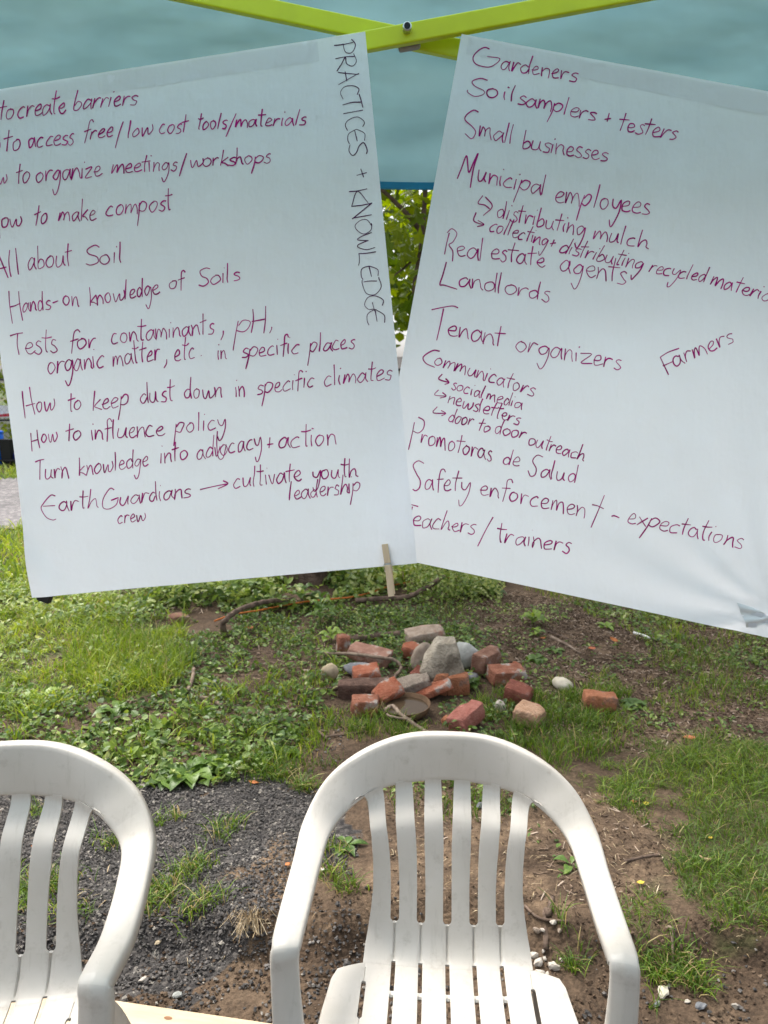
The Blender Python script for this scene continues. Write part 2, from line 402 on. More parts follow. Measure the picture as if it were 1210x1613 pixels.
for a in range(4):
    hw, hd = (HX, HY) if a % 2 == 0 else (HY, HX)
    rot = side(a)
    def val(u, v, hw=hw, hd=hd, ZV=(ZV if a == 0 else ZE - .05)):
        x = (u * 2 - 1) * (hw + .004); z = ZV + v * (ZE - ZV)
        w = .010 * np.sin(9 * x + 1.5) * (1 - v * .6) + .006 * np.sin(23 * x + 5 * v) + .030 * (fbm(x + 3, z * 2, 3) - .5) + .022 * (fbm(x * .5, z * 3, 6) - .5)
        return np.stack([x, hd + w * .8, z], 1)
    P, F = cloth_grid(val, 90, 22)
    o = mesh('valance', rot(P), F, M['cloth'], tent, smooth=True)
    Ph, Fh = [], []
    us = np.linspace(0, 1, 90); b0 = val(us, np.zeros(90)); n90 = 90
    pts = np.vstack([b0 + [0, -.0035, -.001], b0 + [0, -.0035, .011], b0 + [0, .0035, .011], b0 + [0, .0035, -.001]])
    for k in range(4):
        for i in range(89): Fh.append([k * 90 + i, k * 90 + i + 1, ((k + 1) % 4) * 90 + i + 1, ((k + 1) % 4) * 90 + i])
    mesh('hem_trim', rot(pts), Fh, M['hem'], o, smooth=False)
    def roof(u, v, hw=hw, hd=hd):
        x = (u * 2 - 1) * (hw + .004) * (1 - v); y = hd * (1 - v); z = ZE + (ZP - ZE) * v - .06 * np.sin(np.pi * v) + .008 * np.sin(14 * x + 3 * v)
        return np.stack([x, y + .002, z], 1)
    P, F = cloth_grid(roof, 40, 24)
    mesh('roof_panel', rot(P), F, M['roofcloth'], tent, smooth=True)
def bar_vf(p0, p1, hz, hy):
    p0, p1 = np.array(p0), np.array(p1); t = p1 - p0; t /= np.linalg.norm(t)
    y = np.array([0, 1., 0]); y -= t * (y @ t); y /= np.linalg.norm(y); u = np.cross(y, t) * -1
    V = [p + a * u * hz / 2 + b * y * hy / 2 for p in (p0, p1) for a, b in ((-1, -1), (1, -1), (1, 1), (-1, 1))]
    return np.array(V), [[0, 1, 2, 3], [7, 6, 5, 4], [0, 4, 5, 1], [1, 5, 6, 2], [2, 6, 7, 3], [3, 7, 4, 0]]
YB = 1.402
cpx = at_depth(641, 50, YB)                    # pivot of the scissor
ra = at_depth(1010, -13.8, YB) - at_depth(641, 54.5, YB); ra /= np.linalg.norm(ra)
la = at_depth(718, 77.5, YB + .03) - at_depth(500, 31.8, YB + .03); la /= np.linalg.norm(la)
piv = at_depth(641, 54.5, YB)
c2 = at_depth(609, 54.6, YB + .034)
for nm, c, d in (('front', piv, ra), ('rear', c2, la)):
    V, F = bar_vf(c - d * 1.18 - T0, c + d * 1.18 - T0, .031, .016)
    o = bevel(mesh('scissor_bar', V, F, M['bar'], tent), .003, 3)
    if nm == 'front':
        V, F = tube_vf([cpx + [0, -.022, 0] - T0, cpx + [0, -.006, 0] - T0], .0075, 16)
        bo = bevel(mesh('bolt', V, F, M['bolt'], o), .0015, 2)
        V, F = tube_vf([cpx + [0, -.0235, 0] - T0, cpx + [0, -.021, 0] - T0], .0052, 16)
        mesh('bolt_bore', V, F, M['bolt_hole'], o)
    else:
        sp = at_depth(643, 62, YB + .016)
        V, F = bar_vf(sp - ra * .019 - T0, sp + ra * .019 - T0, .036, .012)
        bevel(mesh('pivot_spacer', V, F, M['spacer'], tent), .005, 4)
for sx in (-1, 1):                              # the other three sides have their scissors too
    for s in (-1, 1):
        V, F = bar_vf((sx * (HX - .09 - .016 * (s > 0)), -HY + .08, 2.06 - s * .17), (sx * (HX - .09 - .016 * (s > 0)), HY - .08, 2.06 + s * .17), .016, .031)
        bevel(mesh('scissor_bar', V, F, M['bar'], tent), .003, 2)
for s in (-1, 1):
    V, F = bar_vf((-HX + .08, -HY + .09 + .016 * (s > 0), 2.06 - s * .17), (HX - .08, -HY + .09 + .016 * (s > 0), 2.06 + s * .17), .031, .016)
    bevel(mesh('scissor_bar', V, F, M['bar'], tent), .003, 2)
M['legmetal'] = plain('grey_painted_metal', (.32, .33, .33), .4, .4)
for sx in (-1, 1):
    for sy in (-1, 1):
        x, y = sx * (HX - .05), sy * (HY - .05)
        V, F = merge(box_vf(x, y, 1.09, .038, .038, 2.2), box_vf(x, y, -.055, .10, .10, .012))
        bevel(mesh('leg', V, F, M['legmetal'], tent), .004, 2)

# ------------------------------------------------------------------ the two handwritten sheets
QL = dict(c=np.array([-.3272, 1.335, 1.5869]), px=[(-57, 153), (575, 48), (657, 887), (55, 940)])
QL['n'] = np.cross(np.array([-.0317, 1.3424, 2.0526]) - np.array([-.7108, 1.4041, 1.9772]), np.array([-.6226, 1.3275, 1.1211]) - np.array([-.7108, 1.4041, 1.9772]))
QL['n'] /= np.linalg.norm(QL['n']); QL['n'] *= -np.sign(QL['n'][1])
nr = np.array([-.02, -1, .075]); QR = dict(c=np.array([.39, 1.352, 1.58]), px=[(727, 55), (1372, 171), (1250, 1012), (578, 870)], n=nr / np.linalg.norm(nr))
def on_plane(Q, px, py):
    d = ray(px, py); return EYE + d * ((Q['c'] - EYE) @ Q['n'] / (d @ Q['n']))
for Q in (QL, QR):
    Q['K'] = [on_plane(Q, *p) for p in Q['px']]
def bulge_left(p):                              # how far the paper stands off its plane, towards the eye
    x, z = p[..., 0], p[..., 2]
    b = .004 * np.sin(4.2 * x + 2.2 * z) + .003 * np.sin(7 * z + 1) + .0018 * (fbm(x * 3 + 5, z * 3, 3) - .5)
    k = K_L; e = np.hypot((x - k[0]) / .05, (z - k[2] - .03) / .07); b = b + .005 * np.exp(-e * e) * np.sin(60 * (x - k[0]) + 35 * (z - k[2]))
    b = b + .010 * np.exp(-((x - k[0]) / .10) ** 2 - ((z - k[2]) / .2) ** 2)
    w = at_depth(625, 790, 1.27); b = b + .0022 * np.exp(-((x - w[0] + .1 * (z - w[2])) / .012) ** 2) * np.exp(-((z - w[2]) / .12) ** 2)
    return b
def bulge_right(p):
    x, z = p[..., 0], p[..., 2]
    b = .005 * np.sin(3.6 * x - 2.5 * z + 1) + .003 * np.sin(6 * z + 2 * x) + .0018 * (fbm(x * 3, z * 3 + 8, 3) - .5)
    k = K_R; r = np.hypot(x - k[0], z - k[2]); th = np.arctan2(z - k[2], x - k[0])
    b = b + .0016 * np.exp(-(r / .16) ** 2) * np.sin(8 * th + 6 * r) + .003 * np.exp(-(r / .30) ** 2) * np.sin(17 * th + 10 * r + 1)
    return b
K_L = on_plane(QL, 60, 935); K_R = on_plane(QR, 1226, 968)
QL['f'], QR['f'] = bulge_left, bulge_right
def sheet(Q, nm, label):
    A, B, D, E = Q['K']
    t = thing(nm, label, 'paper sheet', tuple((A + B + D + E) / 4)); o0 = (A + B + D + E) / 4
    u, v = np.meshgrid(np.linspace(0, 1, 70), np.linspace(0, 1, 86)); u = u.ravel()[:, None]; v = v.ravel()[:, None]
    P = A * (1 - u) * (1 - v) + B * u * (1 - v) + D * u * v + E * (1 - u) * v
    P = P + Q['n'] * Q['f'](P)[:, None]
    i = np.arange(70 * 86).reshape(86, 70)
    F = np.stack([i[:-1, :-1].ravel(), i[1:, :-1].ravel(), i[1:, 1:].ravel(), i[:-1, 1:].ravel()], 1).tolist()
    mesh('paper', P - o0, F, M['paper'], t, smooth=True)
    return t, o0
left_sheet, OL = sheet(QL, 'flip_chart_sheet', 'white paper sheet headed practices and knowledge, handwritten list of how-to items')
right_sheet, OR = sheet(QR, 'flip_chart_sheet', 'white paper sheet handwritten with gardeners, landlords and farmers, hanging behind the other')

GL = {}
def glyph(ch, adv, s):
    GL[ch] = (adv, [[tuple(map(float, q.split(','))) for q in st.split()] for st in s.split('|')])
for ch, adv, s in [
 ('a', 10, '6.6,8.4 4,10 1,7 .2,3 2,0 4.8,1.8 6.8,7 7.2,10 7.4,4 9.4,-.6'), ('b', 8, '1.5,21 .6,10 0,1 3,0 6,3 6,7 3.4,9 .6,5'), ('c', 9, '6.5,9 4,10 1,7 0,3 2,0 6.8,1'),
 ('d', 9, '6,8 3,9.5 0,5 1,.6 4,1 6,6|7,21 6.3,8 7.2,0'), ('e', 8.5, '.3,4.4 5,6 6,9 3.6,10.3 .4,6 1,1 4,0 7.6,1.5'), ('f', 7, '8,18 6.4,21 3.6,19 3,10 2,-3|0,10 7,11.5'),
 ('g', 9, '7,8 4,10 1,7 .4,4 2,1 5,3 7,9 7,0 5,-10 2.4,-13 0,-8'), ('h', 9, '.6,21 .4,10 0,0 2,6.6 5,9.6 6.8,6 7,2 8.6,0'), ('i', 4, '.6,10 .2,0|2,15.4 2.5,16'),
 ('k', 8, '.8,21 .4,10 0,0|6.6,11 1,5 4,3 8,-.5'), ('l', 5, '1.2,21 .8,10 .5,0'), ('m', 13, '.3,10 0,0 1.4,6 3.4,10 5,6.5 5,1 6.4,7 9,10 10.7,5 11.6,-1'),
 ('n', 9, '.3,10 0,0 1.8,6.6 4.6,10 6.6,6 7,2 8.4,0'), ('o', 9.5, '4,10 1,8 0,4 2,0 5,1 7,5 6,9 3,10'), ('p', 10, '1,10 0,0 -2,-13|.8,7 4,11 8,9 7,4 4,1 0,3'),
 ('r', 7.6, '.3,10 0,0 1.2,6 3.6,9.7 6.6,9'), ('s', 7, '6.4,9 4,10 1.4,8 2,6 5,4 5.8,2 4,0 0,.2'), ('t', 7, '3,20 2,8 2.2,0|-1.4,12 7,13.4'), ('u', 10, '.2,10 0,3 2,0 5,2 7,10 6.8,3 8.6,0'),
 ('v', 7, '0,10 3,0 6,10'), ('w', 13, '0,9 1,1 3,0 6,8 7,1 9,0 12,5 11,11'), ('x', 8, '0,9 7,0|7,10 0,0'), ('y', 8.5, '0,10 1,4 4,3 7,10 7,0 4.4,-11 1.6,-13 0,-8'), ('z', 9, '0,9 7,10 0,0 8,.6'),
 ('A', 11, '0,0 4.6,21 5,21 10,-1|1,8 9,8.6'), ('H', 12, '0,20 .3,10 0,0|9,21 9.2,10 9.6,-1|0,9 9.4,11'), ('S', 10, '9,18 6,20 1,17 2,12 7,8 8,3 4,0 0,2'),
 ('T', 11, '5.4,20 5,10 5,0|-.6,18.6 5,20.6 11,21'), ('P', 11, '1,20 .6,10 0,0|-2.5,19 3,22.5 9,18 7,11 0,9.4'), ('R', 11, '1,20 .6,10 0,0|-1,20 5,21.5 9,17 6,11 .6,10 5,5 10,-1'),
 ('C', 10, '9,18 5,20 1,14 1,5 5,0 9.6,2'), ('I', 5, '1,20 .5,0'), ('E', 11, '10.5,19 5,20 1,13 0,9 2,2 7,0 10.6,2|.6,10 9.4,11'), ('K', 11, '1,22 .4,10 0,-1|10.5,21 1,10 10.6,0'), ('N', 12, '0,0 .5,10 1,20 1,20 9,1 9,1 9.6,10 10,20'),
 ('O', 11, '5,19 1,15 0,8 3,1 7,2 9.6,9 8.5,17 5,19 3,18'), ('W', 14, '0,19 1.4,6 3,1 6,12 6.4,13 8,2 10,1 13,10 13,20'), ('L', 10, '1,20 .4,8 0,.6 0,.6 5,.4 9,-1'), ('D', 12, '1,17 1,8 .6,2|-1,19 6,20 11,13 9,4 2,0 -1,1'), ('G', 11, '9,18 5,20 .6,13 1,4 5,0 9,3 9.4,9|5,8.4 11,9.4')]:
    glyph(ch, adv, s)

ALT = {}
for ch, s in [('e', '0,5 3,5 6,7 5.4,10 2.4,9 .6,5 2,1 5,.2 8,2.4'), ('s', '6,10 3.4,10.4 1.6,7.6 4.4,5 5.6,1.6 3,-1 -.4,1'), ('t', '2.6,21 2.2,8 2.6,1 4.4,.4|-1,14 3,13.6 7,14.4'), ('n', '0,10.6 .6,5 .4,-.4 .8,5 3.6,9.6 6,8.6 6.6,4 7.4,-.6'), ('i', '.4,10.4 .3,5 .8,0|1.4,17 2.2,16.8'), ('l', '1.4,21 .8,12 .4,4 .8,-.4'), ('d', '6.4,7 4,10 .6,7 .2,2 2.8,0 5.6,3 6.6,8|7.4,20 6.8,10 6.6,-.4')]:
    ALT[ch] = (0, [[tuple(map(float, q.split(','))) for q in st.split()] for st in s.split('|')])
LEFT = [
 [('to', 3, 191, 24, 189.5, 16, .10), ('create', 32, 189, 107, 180, 17, .10), ('barriers', 119.5, 177, 218, 166.5, 15, .17)],
 [('o', -8, 243, 4, 242, 16, .1), ('to', 12, 241, 35.5, 238, 16, .08), ('access', 48.5, 235, 120, 229.5, 15, .1), ('free', 134, 224, 182, 217.5, 14, .18), [(197, 194), (190, 215), (184.5, 236)],
  ('low', 204, 219.5, 241, 212.5, 13.5, .16), ('cost', 253, 213, 297, 210, 15, .1), ('tools', 311, 206, 358.5, 203.5, 12.5, .14), [(373, 180), (365, 198), (357, 217)], ('materials', 372, 201.5, 482, 197, 12, .16)],
 [('ow', -8, 293, 17, 290, 13, 0), ('to', 30, 292, 49, 288, 16, .06), ('organize', 60.5, 289.5, 163, 280, 16, .05), ('meetings', 179.5, 275, 281, 270, 13.5, .1), [(296, 243), (290, 261), (284.5, 279.5)], ('workshops', 301, 265, 427, 257.5, 12.5, .08)],
 [[(-2, 332), (0, 352), (3.2, 377)], [(-20, 358), (2, 355.5)], ('ow', 6, 360, 37.6, 356, 14, 0), ('to', 58, 357, 76, 353, 15, .06), ('make', 96, 350.5, 155, 347.5, 15, .05), ('compost', 170, 341.5, 275, 332, 15.5, .04)],
 [('All', -8, 442, 33, 433.5, 19.5, -.07), ('about', 46, 426, 119, 419.5, 17, 0), ('Soil', 138, 420, 194, 414.5, 15, -.02)],
 [[(16, 459), (17, 480), (21, 510)], [(31.4, 459.5), (33, 480), (37.4, 505.5)], [(18, 484), (26, 482), (34, 478)], ('ands', 37, 492.5, 82, 487, 15, -.05), [(85, 478), (94, 474.5)], ('on', 102, 481, 128, 484, 15, -.06),
  ('knowledge', 144, 482.5, 253, 463, 14.5, -.05), ('of', 268, 456, 295, 453.5, 13.5, 0), ('Soils', 315, 452, 380, 441.5, 14, -.03)],
 [('Tests', 21, 560, 93, 553.5, 17, -.03), ('for', 110, 553, 153, 546.5, 15, 0), ('contaminants', 177, 542, 339, 525, 15.5, -.03), [(352.5, 521), (352, 528), (348.5, 536)], ('pH', 373, 526, 419, 523, 18.5, .03), [(428.5, 515), (428, 519), (425, 525)]],
 [('organic', 76.5, 589, 165, 578, 17.5, -.02), ('matter', 179, 577.5, 254, 567, 16, -.02), [(263.5, 566), (263, 573), (259, 580)], ('etc', 276, 570, 308, 564, 16.5, 0), [(317.2, 560), (318, 560.6)], ('in', 344, 566.5, 358, 566, 14, 0),
  ('specific', 381, 564, 471, 556, 14.5, .03), ('places', 488, 556, 559, 548, 14, .02)],
 [[(35.5, 616), (37, 634), (40, 659)], [(47, 609.5), (50, 630), (55.4, 653)], [(41, 639.5), (56, 635.4)], ('ow', 58.6, 648.5, 87, 646, 15, -.05), ('to', 108, 649, 128, 644, 14.5, 0), ('keep', 148, 648, 204, 638, 16, .04),
  ('dust', 223, 636, 277, 631, 16, -.02), ('down', 292, 628.5, 352, 625, 15, -.04), ('in', 372, 624.5, 387, 624, 16, 0), ('specific', 405, 621.5, 495, 609, 14.5, .02), ('climates', 510, 608, 618, 597, 15, .02)],
 [[(49, 682), (50, 696), (51.4, 711)], [(58.6, 677), (60.4, 692), (63.6, 706)], [(50.4, 695.5), (61.4, 692)], ('ow', 66.5, 697, 91, 695, 13.5, 0), ('to', 106, 695.5, 128, 691, 14, 0), ('influence', 144.5, 693, 259, 685.5, 15, -.02), ('policy', 277, 683, 356, 674, 15, .02)],
 [('Turn', 58, 756, 111, 751.5, 16, -.03), ('knowledge', 126, 750, 236, 733, 14.5, 0), ('into', 253, 730, 296, 723, 15, .02), ('advocacy', 311, 725, 412, 704.5, 15.5, -.02), [(343, 679), (342, 700), (345, 721), (352, 721), (357, 700)], [(421, 700.5), (431, 699)], [(425.5, 689), (424, 706)], ('action', 439, 706, 533, 699.5, 16.5, 0)],
 [[(89.5, 781), (82, 780), (71, 793), (68, 801), (76, 814), (86, 818.5), (91.5, 817)], [(71, 797), (89.5, 796)], ('arth', 96, 805, 156, 799, 14, 0), [(181, 771.5), (174, 769.5), (164, 785), (163.5, 799), (173, 801.5), (184, 795), (187.5, 785)], [(176, 788), (188, 783.5)],
  ('uardians', 190.5, 796, 301, 783, 14.5, 0), [(316, 771), (338, 766), (358.5, 762)], [(352, 757), (359.4, 762), (344, 770)], ('cultivate', 369, 769, 475, 757.5, 15, 0), ('youth', 493, 756, 564, 750.5, 14, 0)],
 [('leadership', 456, 788, 567, 774.5, 14, .02), ('crew', 187, 825, 231, 819, 11, 0)],
]
HEAD = [[('PRACTICES', 526, 70, 551.5, 247, 15, 0)], [[(562, 276.5), (578, 272)], [(568.5, 266), (573, 279.5)]], [('KNOWLEDGE', 551, 302, 579, 513, 14, 0)]]
RIGHT = [
 [[(771, 78.5), (763, 76), (752, 82), (745, 92), (750, 102), (768, 106.5), (780, 102), (787, 93), (767, 90)], ('ardeners', 788, 109.5, 908.6, 129, 13.5, .18)],
 [[(768, 127), (757, 124), (744, 128.5), (748, 136), (762, 143), (761, 149), (748, 152), (737, 146), (736.5, 142)], ('oil', 766, 152, 806, 160.5, 13, .22), ('samplers', 816, 163.5, 938, 190, 13.5, .24), [(953, 187), (963.5, 185.5)], [(960.5, 177), (957, 191)], ('testers', 974, 203.5, 1067, 219.5, 14, .34)],
 [[(754, 176.5), (746, 173.5), (735, 181), (733, 189), (744, 199), (749.5, 208), (743, 218), (732.5, 210)], ('mall', 755, 214, 804, 226, 15.5, .18), ('businesses', 823.5, 233, 958, 253, 14.5, .14)],
 [[(720.5, 281), (728, 262), (735, 244.5), (737, 258), (739, 271), (746, 256), (753.5, 240.5), (746, 265), (741, 295)], ('unicipal', 751.5, 284, 856, 306, 15.5, .18), ('employees', 875, 317, 1025, 337.5, 18, .18)],
 [[(761, 307), (753.5, 319), (764, 322), (772, 328)], [(765, 309), (776, 324), (761.5, 338.5)], ('distributing', 783, 341, 920, 371, 14, .22), ('mulch', 936, 375, 1022, 390, 14, .24)],
 [[(750.5, 333.5), (746.5, 346), (755, 351), (763, 352.7)], [(753, 346), (763, 352.7), (752, 356)], ('collecting', 770.5, 362, 861, 387, 11.5, .38), [(867.5, 382.5), (877, 381)], [(874.5, 376), (869.5, 387)], ('distributing', 882, 396, 1011, 424, 12, .45), ('recycled', 1023.5, 427.5, 1112, 443, 11.5, .45), ('materials', 1121, 447, 1236, 482, 12.5, .45)],
 [[(708, 366), (704, 382), (700.5, 400)], [(704.5, 366), (712, 359.5), (720, 367), (714, 380), (707.5, 385), (713.5, 395), (713, 411)], ('eal', 720, 401, 757, 409.5, 16, .16), ('estate', 773, 406, 860, 420.5, 15, .1), ('agents', 883, 426, 988, 447, 18, .16)],
 [[(703.5, 412), (698, 432), (693.2, 447.5), (700, 448.5), (720.5, 455)], ('andlords', 722, 450, 868, 474, 15, .08)],
 [[(680, 487.5), (699, 483.5), (714, 481.5), (722, 484.5)], [(699, 485.5), (694, 510), (688, 536)], ('enant', 706, 528, 794, 547, 17, .12), ('organizers', 813.5, 551.5, 981, 583, 16, .14)],
 [[(1042, 562), (1048, 575), (1055, 590)], [(1042, 562), (1055, 554), (1072, 548)], [(1046, 576), (1063, 568.5)], ('armers', 1065, 577.5, 1161, 537, 15, -.36)],
 [[(693, 553), (682, 552), (667, 562), (671, 572), (685, 578.5)], ('ommunicators', 684, 574, 841, 624, 12, .36)],
 [[(697, 589), (691.5, 597), (707.5, 602.5)], [(702, 596), (707.5, 602.5), (700.5, 605.5)], ('social', 711, 612, 759, 627.5, 10, .3), ('media', 766, 628.5, 822, 645, 10, .3)],
 [[(691, 614), (685, 622), (703, 624)], [(697, 618), (703, 624), (693, 627)], ('newsletters', 705.5, 634, 818, 669, 11, .3)],
 [[(689, 640.5), (682.5, 650), (702.5, 651)], [(695, 646.5), (702.5, 651), (695.5, 655)], ('door', 706.5, 664, 744, 671, 11, .3), ('to', 752, 678, 770, 681, 9.5, .4), ('door', 780, 682, 827, 692, 11, .3), ('outreach', 832.5, 700, 920, 727, 11, .38)],
 [[(653, 665), (649, 685), (643.5, 708.5)], [(659, 657), (668, 663), (667, 675), (659, 682), (651, 679)], ('romotoras', 663.5, 698, 776, 727, 15, .12), ('de', 793, 731, 820, 735.5, 13, .2), [(856, 720), (847, 717), (839.5, 726), (845, 738), (843, 748), (836, 750), (832, 741)], ('alud', 850.5, 752, 907, 760, 14, .18)],
 [[(668, 730), (659, 726), (651, 733), (656, 746), (662, 757), (661, 768), (655, 773), (650, 770.5)], ('afety', 669, 770.5, 738, 776, 16, .1), ('enforcemen', 755.5, 778, 924, 816, 15, .16), [(952.5, 780), (942, 806), (931, 831)], [(933, 795), (942, 797), (951.5, 801.5)], [(963.5, 813.5), (968, 812.5), (976, 815.7)], ('expectations', 988, 823, 1167, 864, 14, .36)],
 [[(640, 793), (652, 796), (659, 798)], [(650, 798), (642, 824)], ('e', 650, 826, 663, 830, 15, .2), ('achers', 664, 830.5, 748, 841.5, 15, .24), [(777, 814.5), (765, 836), (752.7, 860.7)], ('trainers', 782.5, 853.5, 899, 871, 14.5, .2)],
]
def word_strokes(w, rot=False):
    text, x0, y0, x1, y1, xh, lean = w
    adv = [GL[c][0] for c in text]
    tot = sum(adv) - (adv[-1] - max(p[0] for st in GL[text[-1]][1] for p in st))
    L = math.hypot(x1 - x0, y1 - y0); ex = np.array([x1 - x0, y1 - y0]) / L; kx = L / tot
    up = np.array([1, -.2]) if rot else np.array([lean, -1.0])
    out, gx_ = [], 0.0
    for c, a in zip(text, adv):
        sy = xh / 10 * random.uniform(.93, 1.07); dy = random.uniform(-.03, .03) * xh; sh = random.uniform(-.07, .07); sx = random.uniform(.88, 1.08); vr = ALT[c][1] if c in ALT and random.random() < .42 else GL[c][1]
        for st in vr:
            P = []
            for gx0, gy0 in st:
                gx1 = gx0 * sx + random.uniform(-.55, .55); gy1 = gy0 + random.uniform(-.55, .55)
                P.append(np.array([x0, y0]) + ex * (gx_ + gx1) * kx + up * (gy1 * sy + dy) + np.array([sh * gy1 * sy, 0]))
            out.append(np.array(P))
        gx_ += a
    return out
def write(Q, lines, root, o0, mat, width=.0019, rot=False):
    for ln in lines:
        V, F, k = [], [], 0
        for w in ln:
            sts = word_strokes(w, rot) if isinstance(w, tuple) else [np.array(w, float)]
            for st in sts:
                P2 = spline(st, 5)
                P = np.array([on_plane(Q, *p) for p in P2])
                P = P + Q['n'] * (Q['f'](P) + .0007)[:, None]
                T = np.gradient(P, axis=0); T /= np.linalg.norm(T, axis=1)[:, None] + 1e-9
                S = np.cross(T, Q['n'])
                n = len(P)
                wv = width / 2 * (1 + .22 * np.sin(np.linspace(0, 3.5, n) + random.random() * 6))
                wv *= random.uniform(.88, 1.15); wv[-1] *= .8
                for i in range(n):
                    V += [P[i] + S[i] * wv[i] - o0, P[i] - S[i] * wv[i] - o0]
                for i in range(n - 1):
                    F.append([k + 2 * i, k + 2 * i + 1, k + 2 * i + 3, k + 2 * i + 2])
                k += 2 * n
        mesh('written_line', V, F, mat, root)
write(QL, LEFT, left_sheet, OL, M['ink'])
write(QL, HEAD, left_sheet, OL, M['ink_dark'], .0014, True)
write(QR, RIGHT, right_sheet, OR, M['ink'])
# grey tape tab folded over the far lower corner of the right sheet
M['tape'] = plain('grey_tape', (.62, .65, .66), .9, .05)
def patch(Q, pts, off):
    P = []
    n = 8
    a, b, c, d = [np.array(p, float) for p in pts]
    for i in range(n + 1):
        for j in range(n + 1):
            u, v = i / n, j / n
            q = a * (1 - u) * (1 - v) + b * u * (1 - v) + c * u * v + d * (1 - u) * v
            w = on_plane(Q, *q); P.append(w + Q['n'] * (Q['f'](w) + off))
    F = [[i * (n + 1) + j, i * (n + 1) + j + 1, (i + 1) * (n + 1) + j + 1, (i + 1) * (n + 1) + j] for i in range(n) for j in range(n)]
    return np.array(P), F
V, F = patch(QR, [(1158, 948), (1190, 958), (1222, 978), (1174, 988)], .0009)
mesh('tape_tab', V - OR, F, M['tape'], right_sheet, smooth=True)

for Q, pts, o_, r_ in ((QL, [(-56, 156), (500, 64), (503, 96), (-52, 186)], OL, left_sheet), (QR, [(738, 61), (1371, 175), (1366, 212), (734, 86)], OR, right_sheet)):
    V, F = patch(Q, pts, .0004); mesh('adhesive_strip', V - o_, F, M['strip'], r_, smooth=True)
# clothespin gripping the lower edges of both sheets
pin = thing('clothespin', 'small wooden spring clothespin gripping the bottom edge of the left sheet', 'clothespin', tuple(on_plane(QL, 612, 893)))
o0 = np.array(pin.location)
def pin_jaw(off, nm, th0, th1):
    a, m_, b = [on_plane(QL, *p) for p in ((606.5, 856.5), (611.5, 887), (617.5, 937))]
    ax = (b - a) / np.linalg.norm(b - a); sx = np.cross(ax, QL['n']); hw = .0052
    P = []
    s = np.sign(off)
    for p, lo, hi in ((a, .001, .0035), (a * .6 + m_ * .4, .001, .0065), (m_ - ax * .0022, .002, .0075), (m_ - ax * .001, .002, .0060), (m_ + ax * .001, .002, .0060), (m_ + ax * .0022, .0022, .0080), (m_ * .5 + b * .5, .004, .0085), (b, .0075, .0105)):
        bb = float(Q_f(p))
        for w, d in ((-hw, lo), (hw, lo), (hw, hi), (-hw, hi)):
            P.append(p + sx * w + QL['n'] * (bb + s * (d + abs(off)) ) - o0)
    F = []
    for i in range(7):
        for k in range(4):
            F.append([i * 4 + k, i * 4 + (k + 1) % 4, (i + 1) * 4 + (k + 1) % 4, (i + 1) * 4 + k])
    F += [[3, 2, 1, 0], [28, 29, 30, 31]]
    return bevel(mesh(nm, P, F, M['pin'], pin), .0006, 2), ax, sx, m_
Q_f = lambda p: QL['f'](np.asarray(p))
_, ax, sx, m_ = pin_jaw(.0002, 'front_jaw', 0, 0)
pin_jaw(-.0002, 'back_jaw', 0, 0)
vf = []
b0 = Q_f(m_)
for k in (-1, 0, 1):
    c = m_ + QL['n'] * (b0 + .0068) + ax * .0011 * k
    vf.append(tube_vf([c - sx * .0062 - o0, c + sx * .0062 - o0], .0006, 8))
for s in (-1, 1):
    e = m_ + sx * s * .0066
    vf.append(tube_vf(spline([e + QL['n'] * (b0 + .0068) - o0, e + ax * .006 + QL['n'] * (b0 + .007) - o0, e + ax * .013 + sx * s * .0006 + QL['n'] * (b0 + .004) - o0, e + ax * .013 - QL['n'] * .004 - o0], 4), .0006, 6))
V, F = merge(*vf); mesh('spring', V, F, M['wire'], pin, smooth=True)
# black clip at the lower corner of the left sheet
q = [on_plane(QL, *p) for p in ((55, 934), (82, 931), (73.5, 952.5), (55.5, 945.5))]
clip = thing('binder_clip', 'small black clip hanging under the lower corner of the left sheet', 'clip', tuple(q[0])); o0 = q[0]
V = [p - QL['n'] * d - o0 for d in (.003, .016) for p in q]
F = [[0, 1, 2, 3], [7, 6, 5, 4], [0, 4, 5, 1], [1, 5, 6, 2], [2, 6, 7, 3], [3, 7, 4, 0]]
bevel(mesh('clip_body', V, F, M['black'], clip), .0015, 2)
V, F = tube_vf(spline([q[0] - QL['n'] * .004 - o0 + [.006, 0, .004], q[0] - QL['n'] * .006 - o0 + [.004, 0, .030], q[1] - QL['n'] * .006 - o0 + [-.004, 0, .030], q[1] - QL['n'] * .004 - o0 + [-.006, 0, .004]], 5), .0009, 6)
mesh('clip_handle', V, F, M['wire'], clip, smooth=True)

# ------------------------------------------------------------------ white plastic chairs
CO = np.array([[0, .277, .801], [.09, .2725, .795], [.177, .243, .772], [.25, .212, .729], [.289, .155, .674], [.296, .06, .648], [.296, -.06, .644], [.290, -.155, .660], [.286, -.186, .662], [.2848, -.201, .648], [.284, -.208, .60], [.279, -.237, .40], [.286, -.262, .0]])
CI = np.array([[0, .262, .702], [.08, .2575, .696], [.141, .232, .693], [.190, .197, .681], [.232, .150, .652], [.243, .06, .641], [.245, -.06, .640], [.2425, -.150, .657], [.241, -.176, .660], [.2405, -.190, .648], [.2395, -.197, .60], [.224, -.241, .40], [.222, -.262, .0]])
PROF = np.array([[-.262, .400], [-.245, .428], [-.20, .432], [-.10, .415], [.0, .404], [.06, .403], [.095, .412], [.122, .437], [.140, .475], [.160, .524], [.1795, .575], [.198, .627], [.222, .668], [.247, .703], [.256, .715]])
def sym_spline(P, n):
    Q = np.vstack([P[::-1] * [-1, 1, 1], P[1:]]); return spline(Q, n)
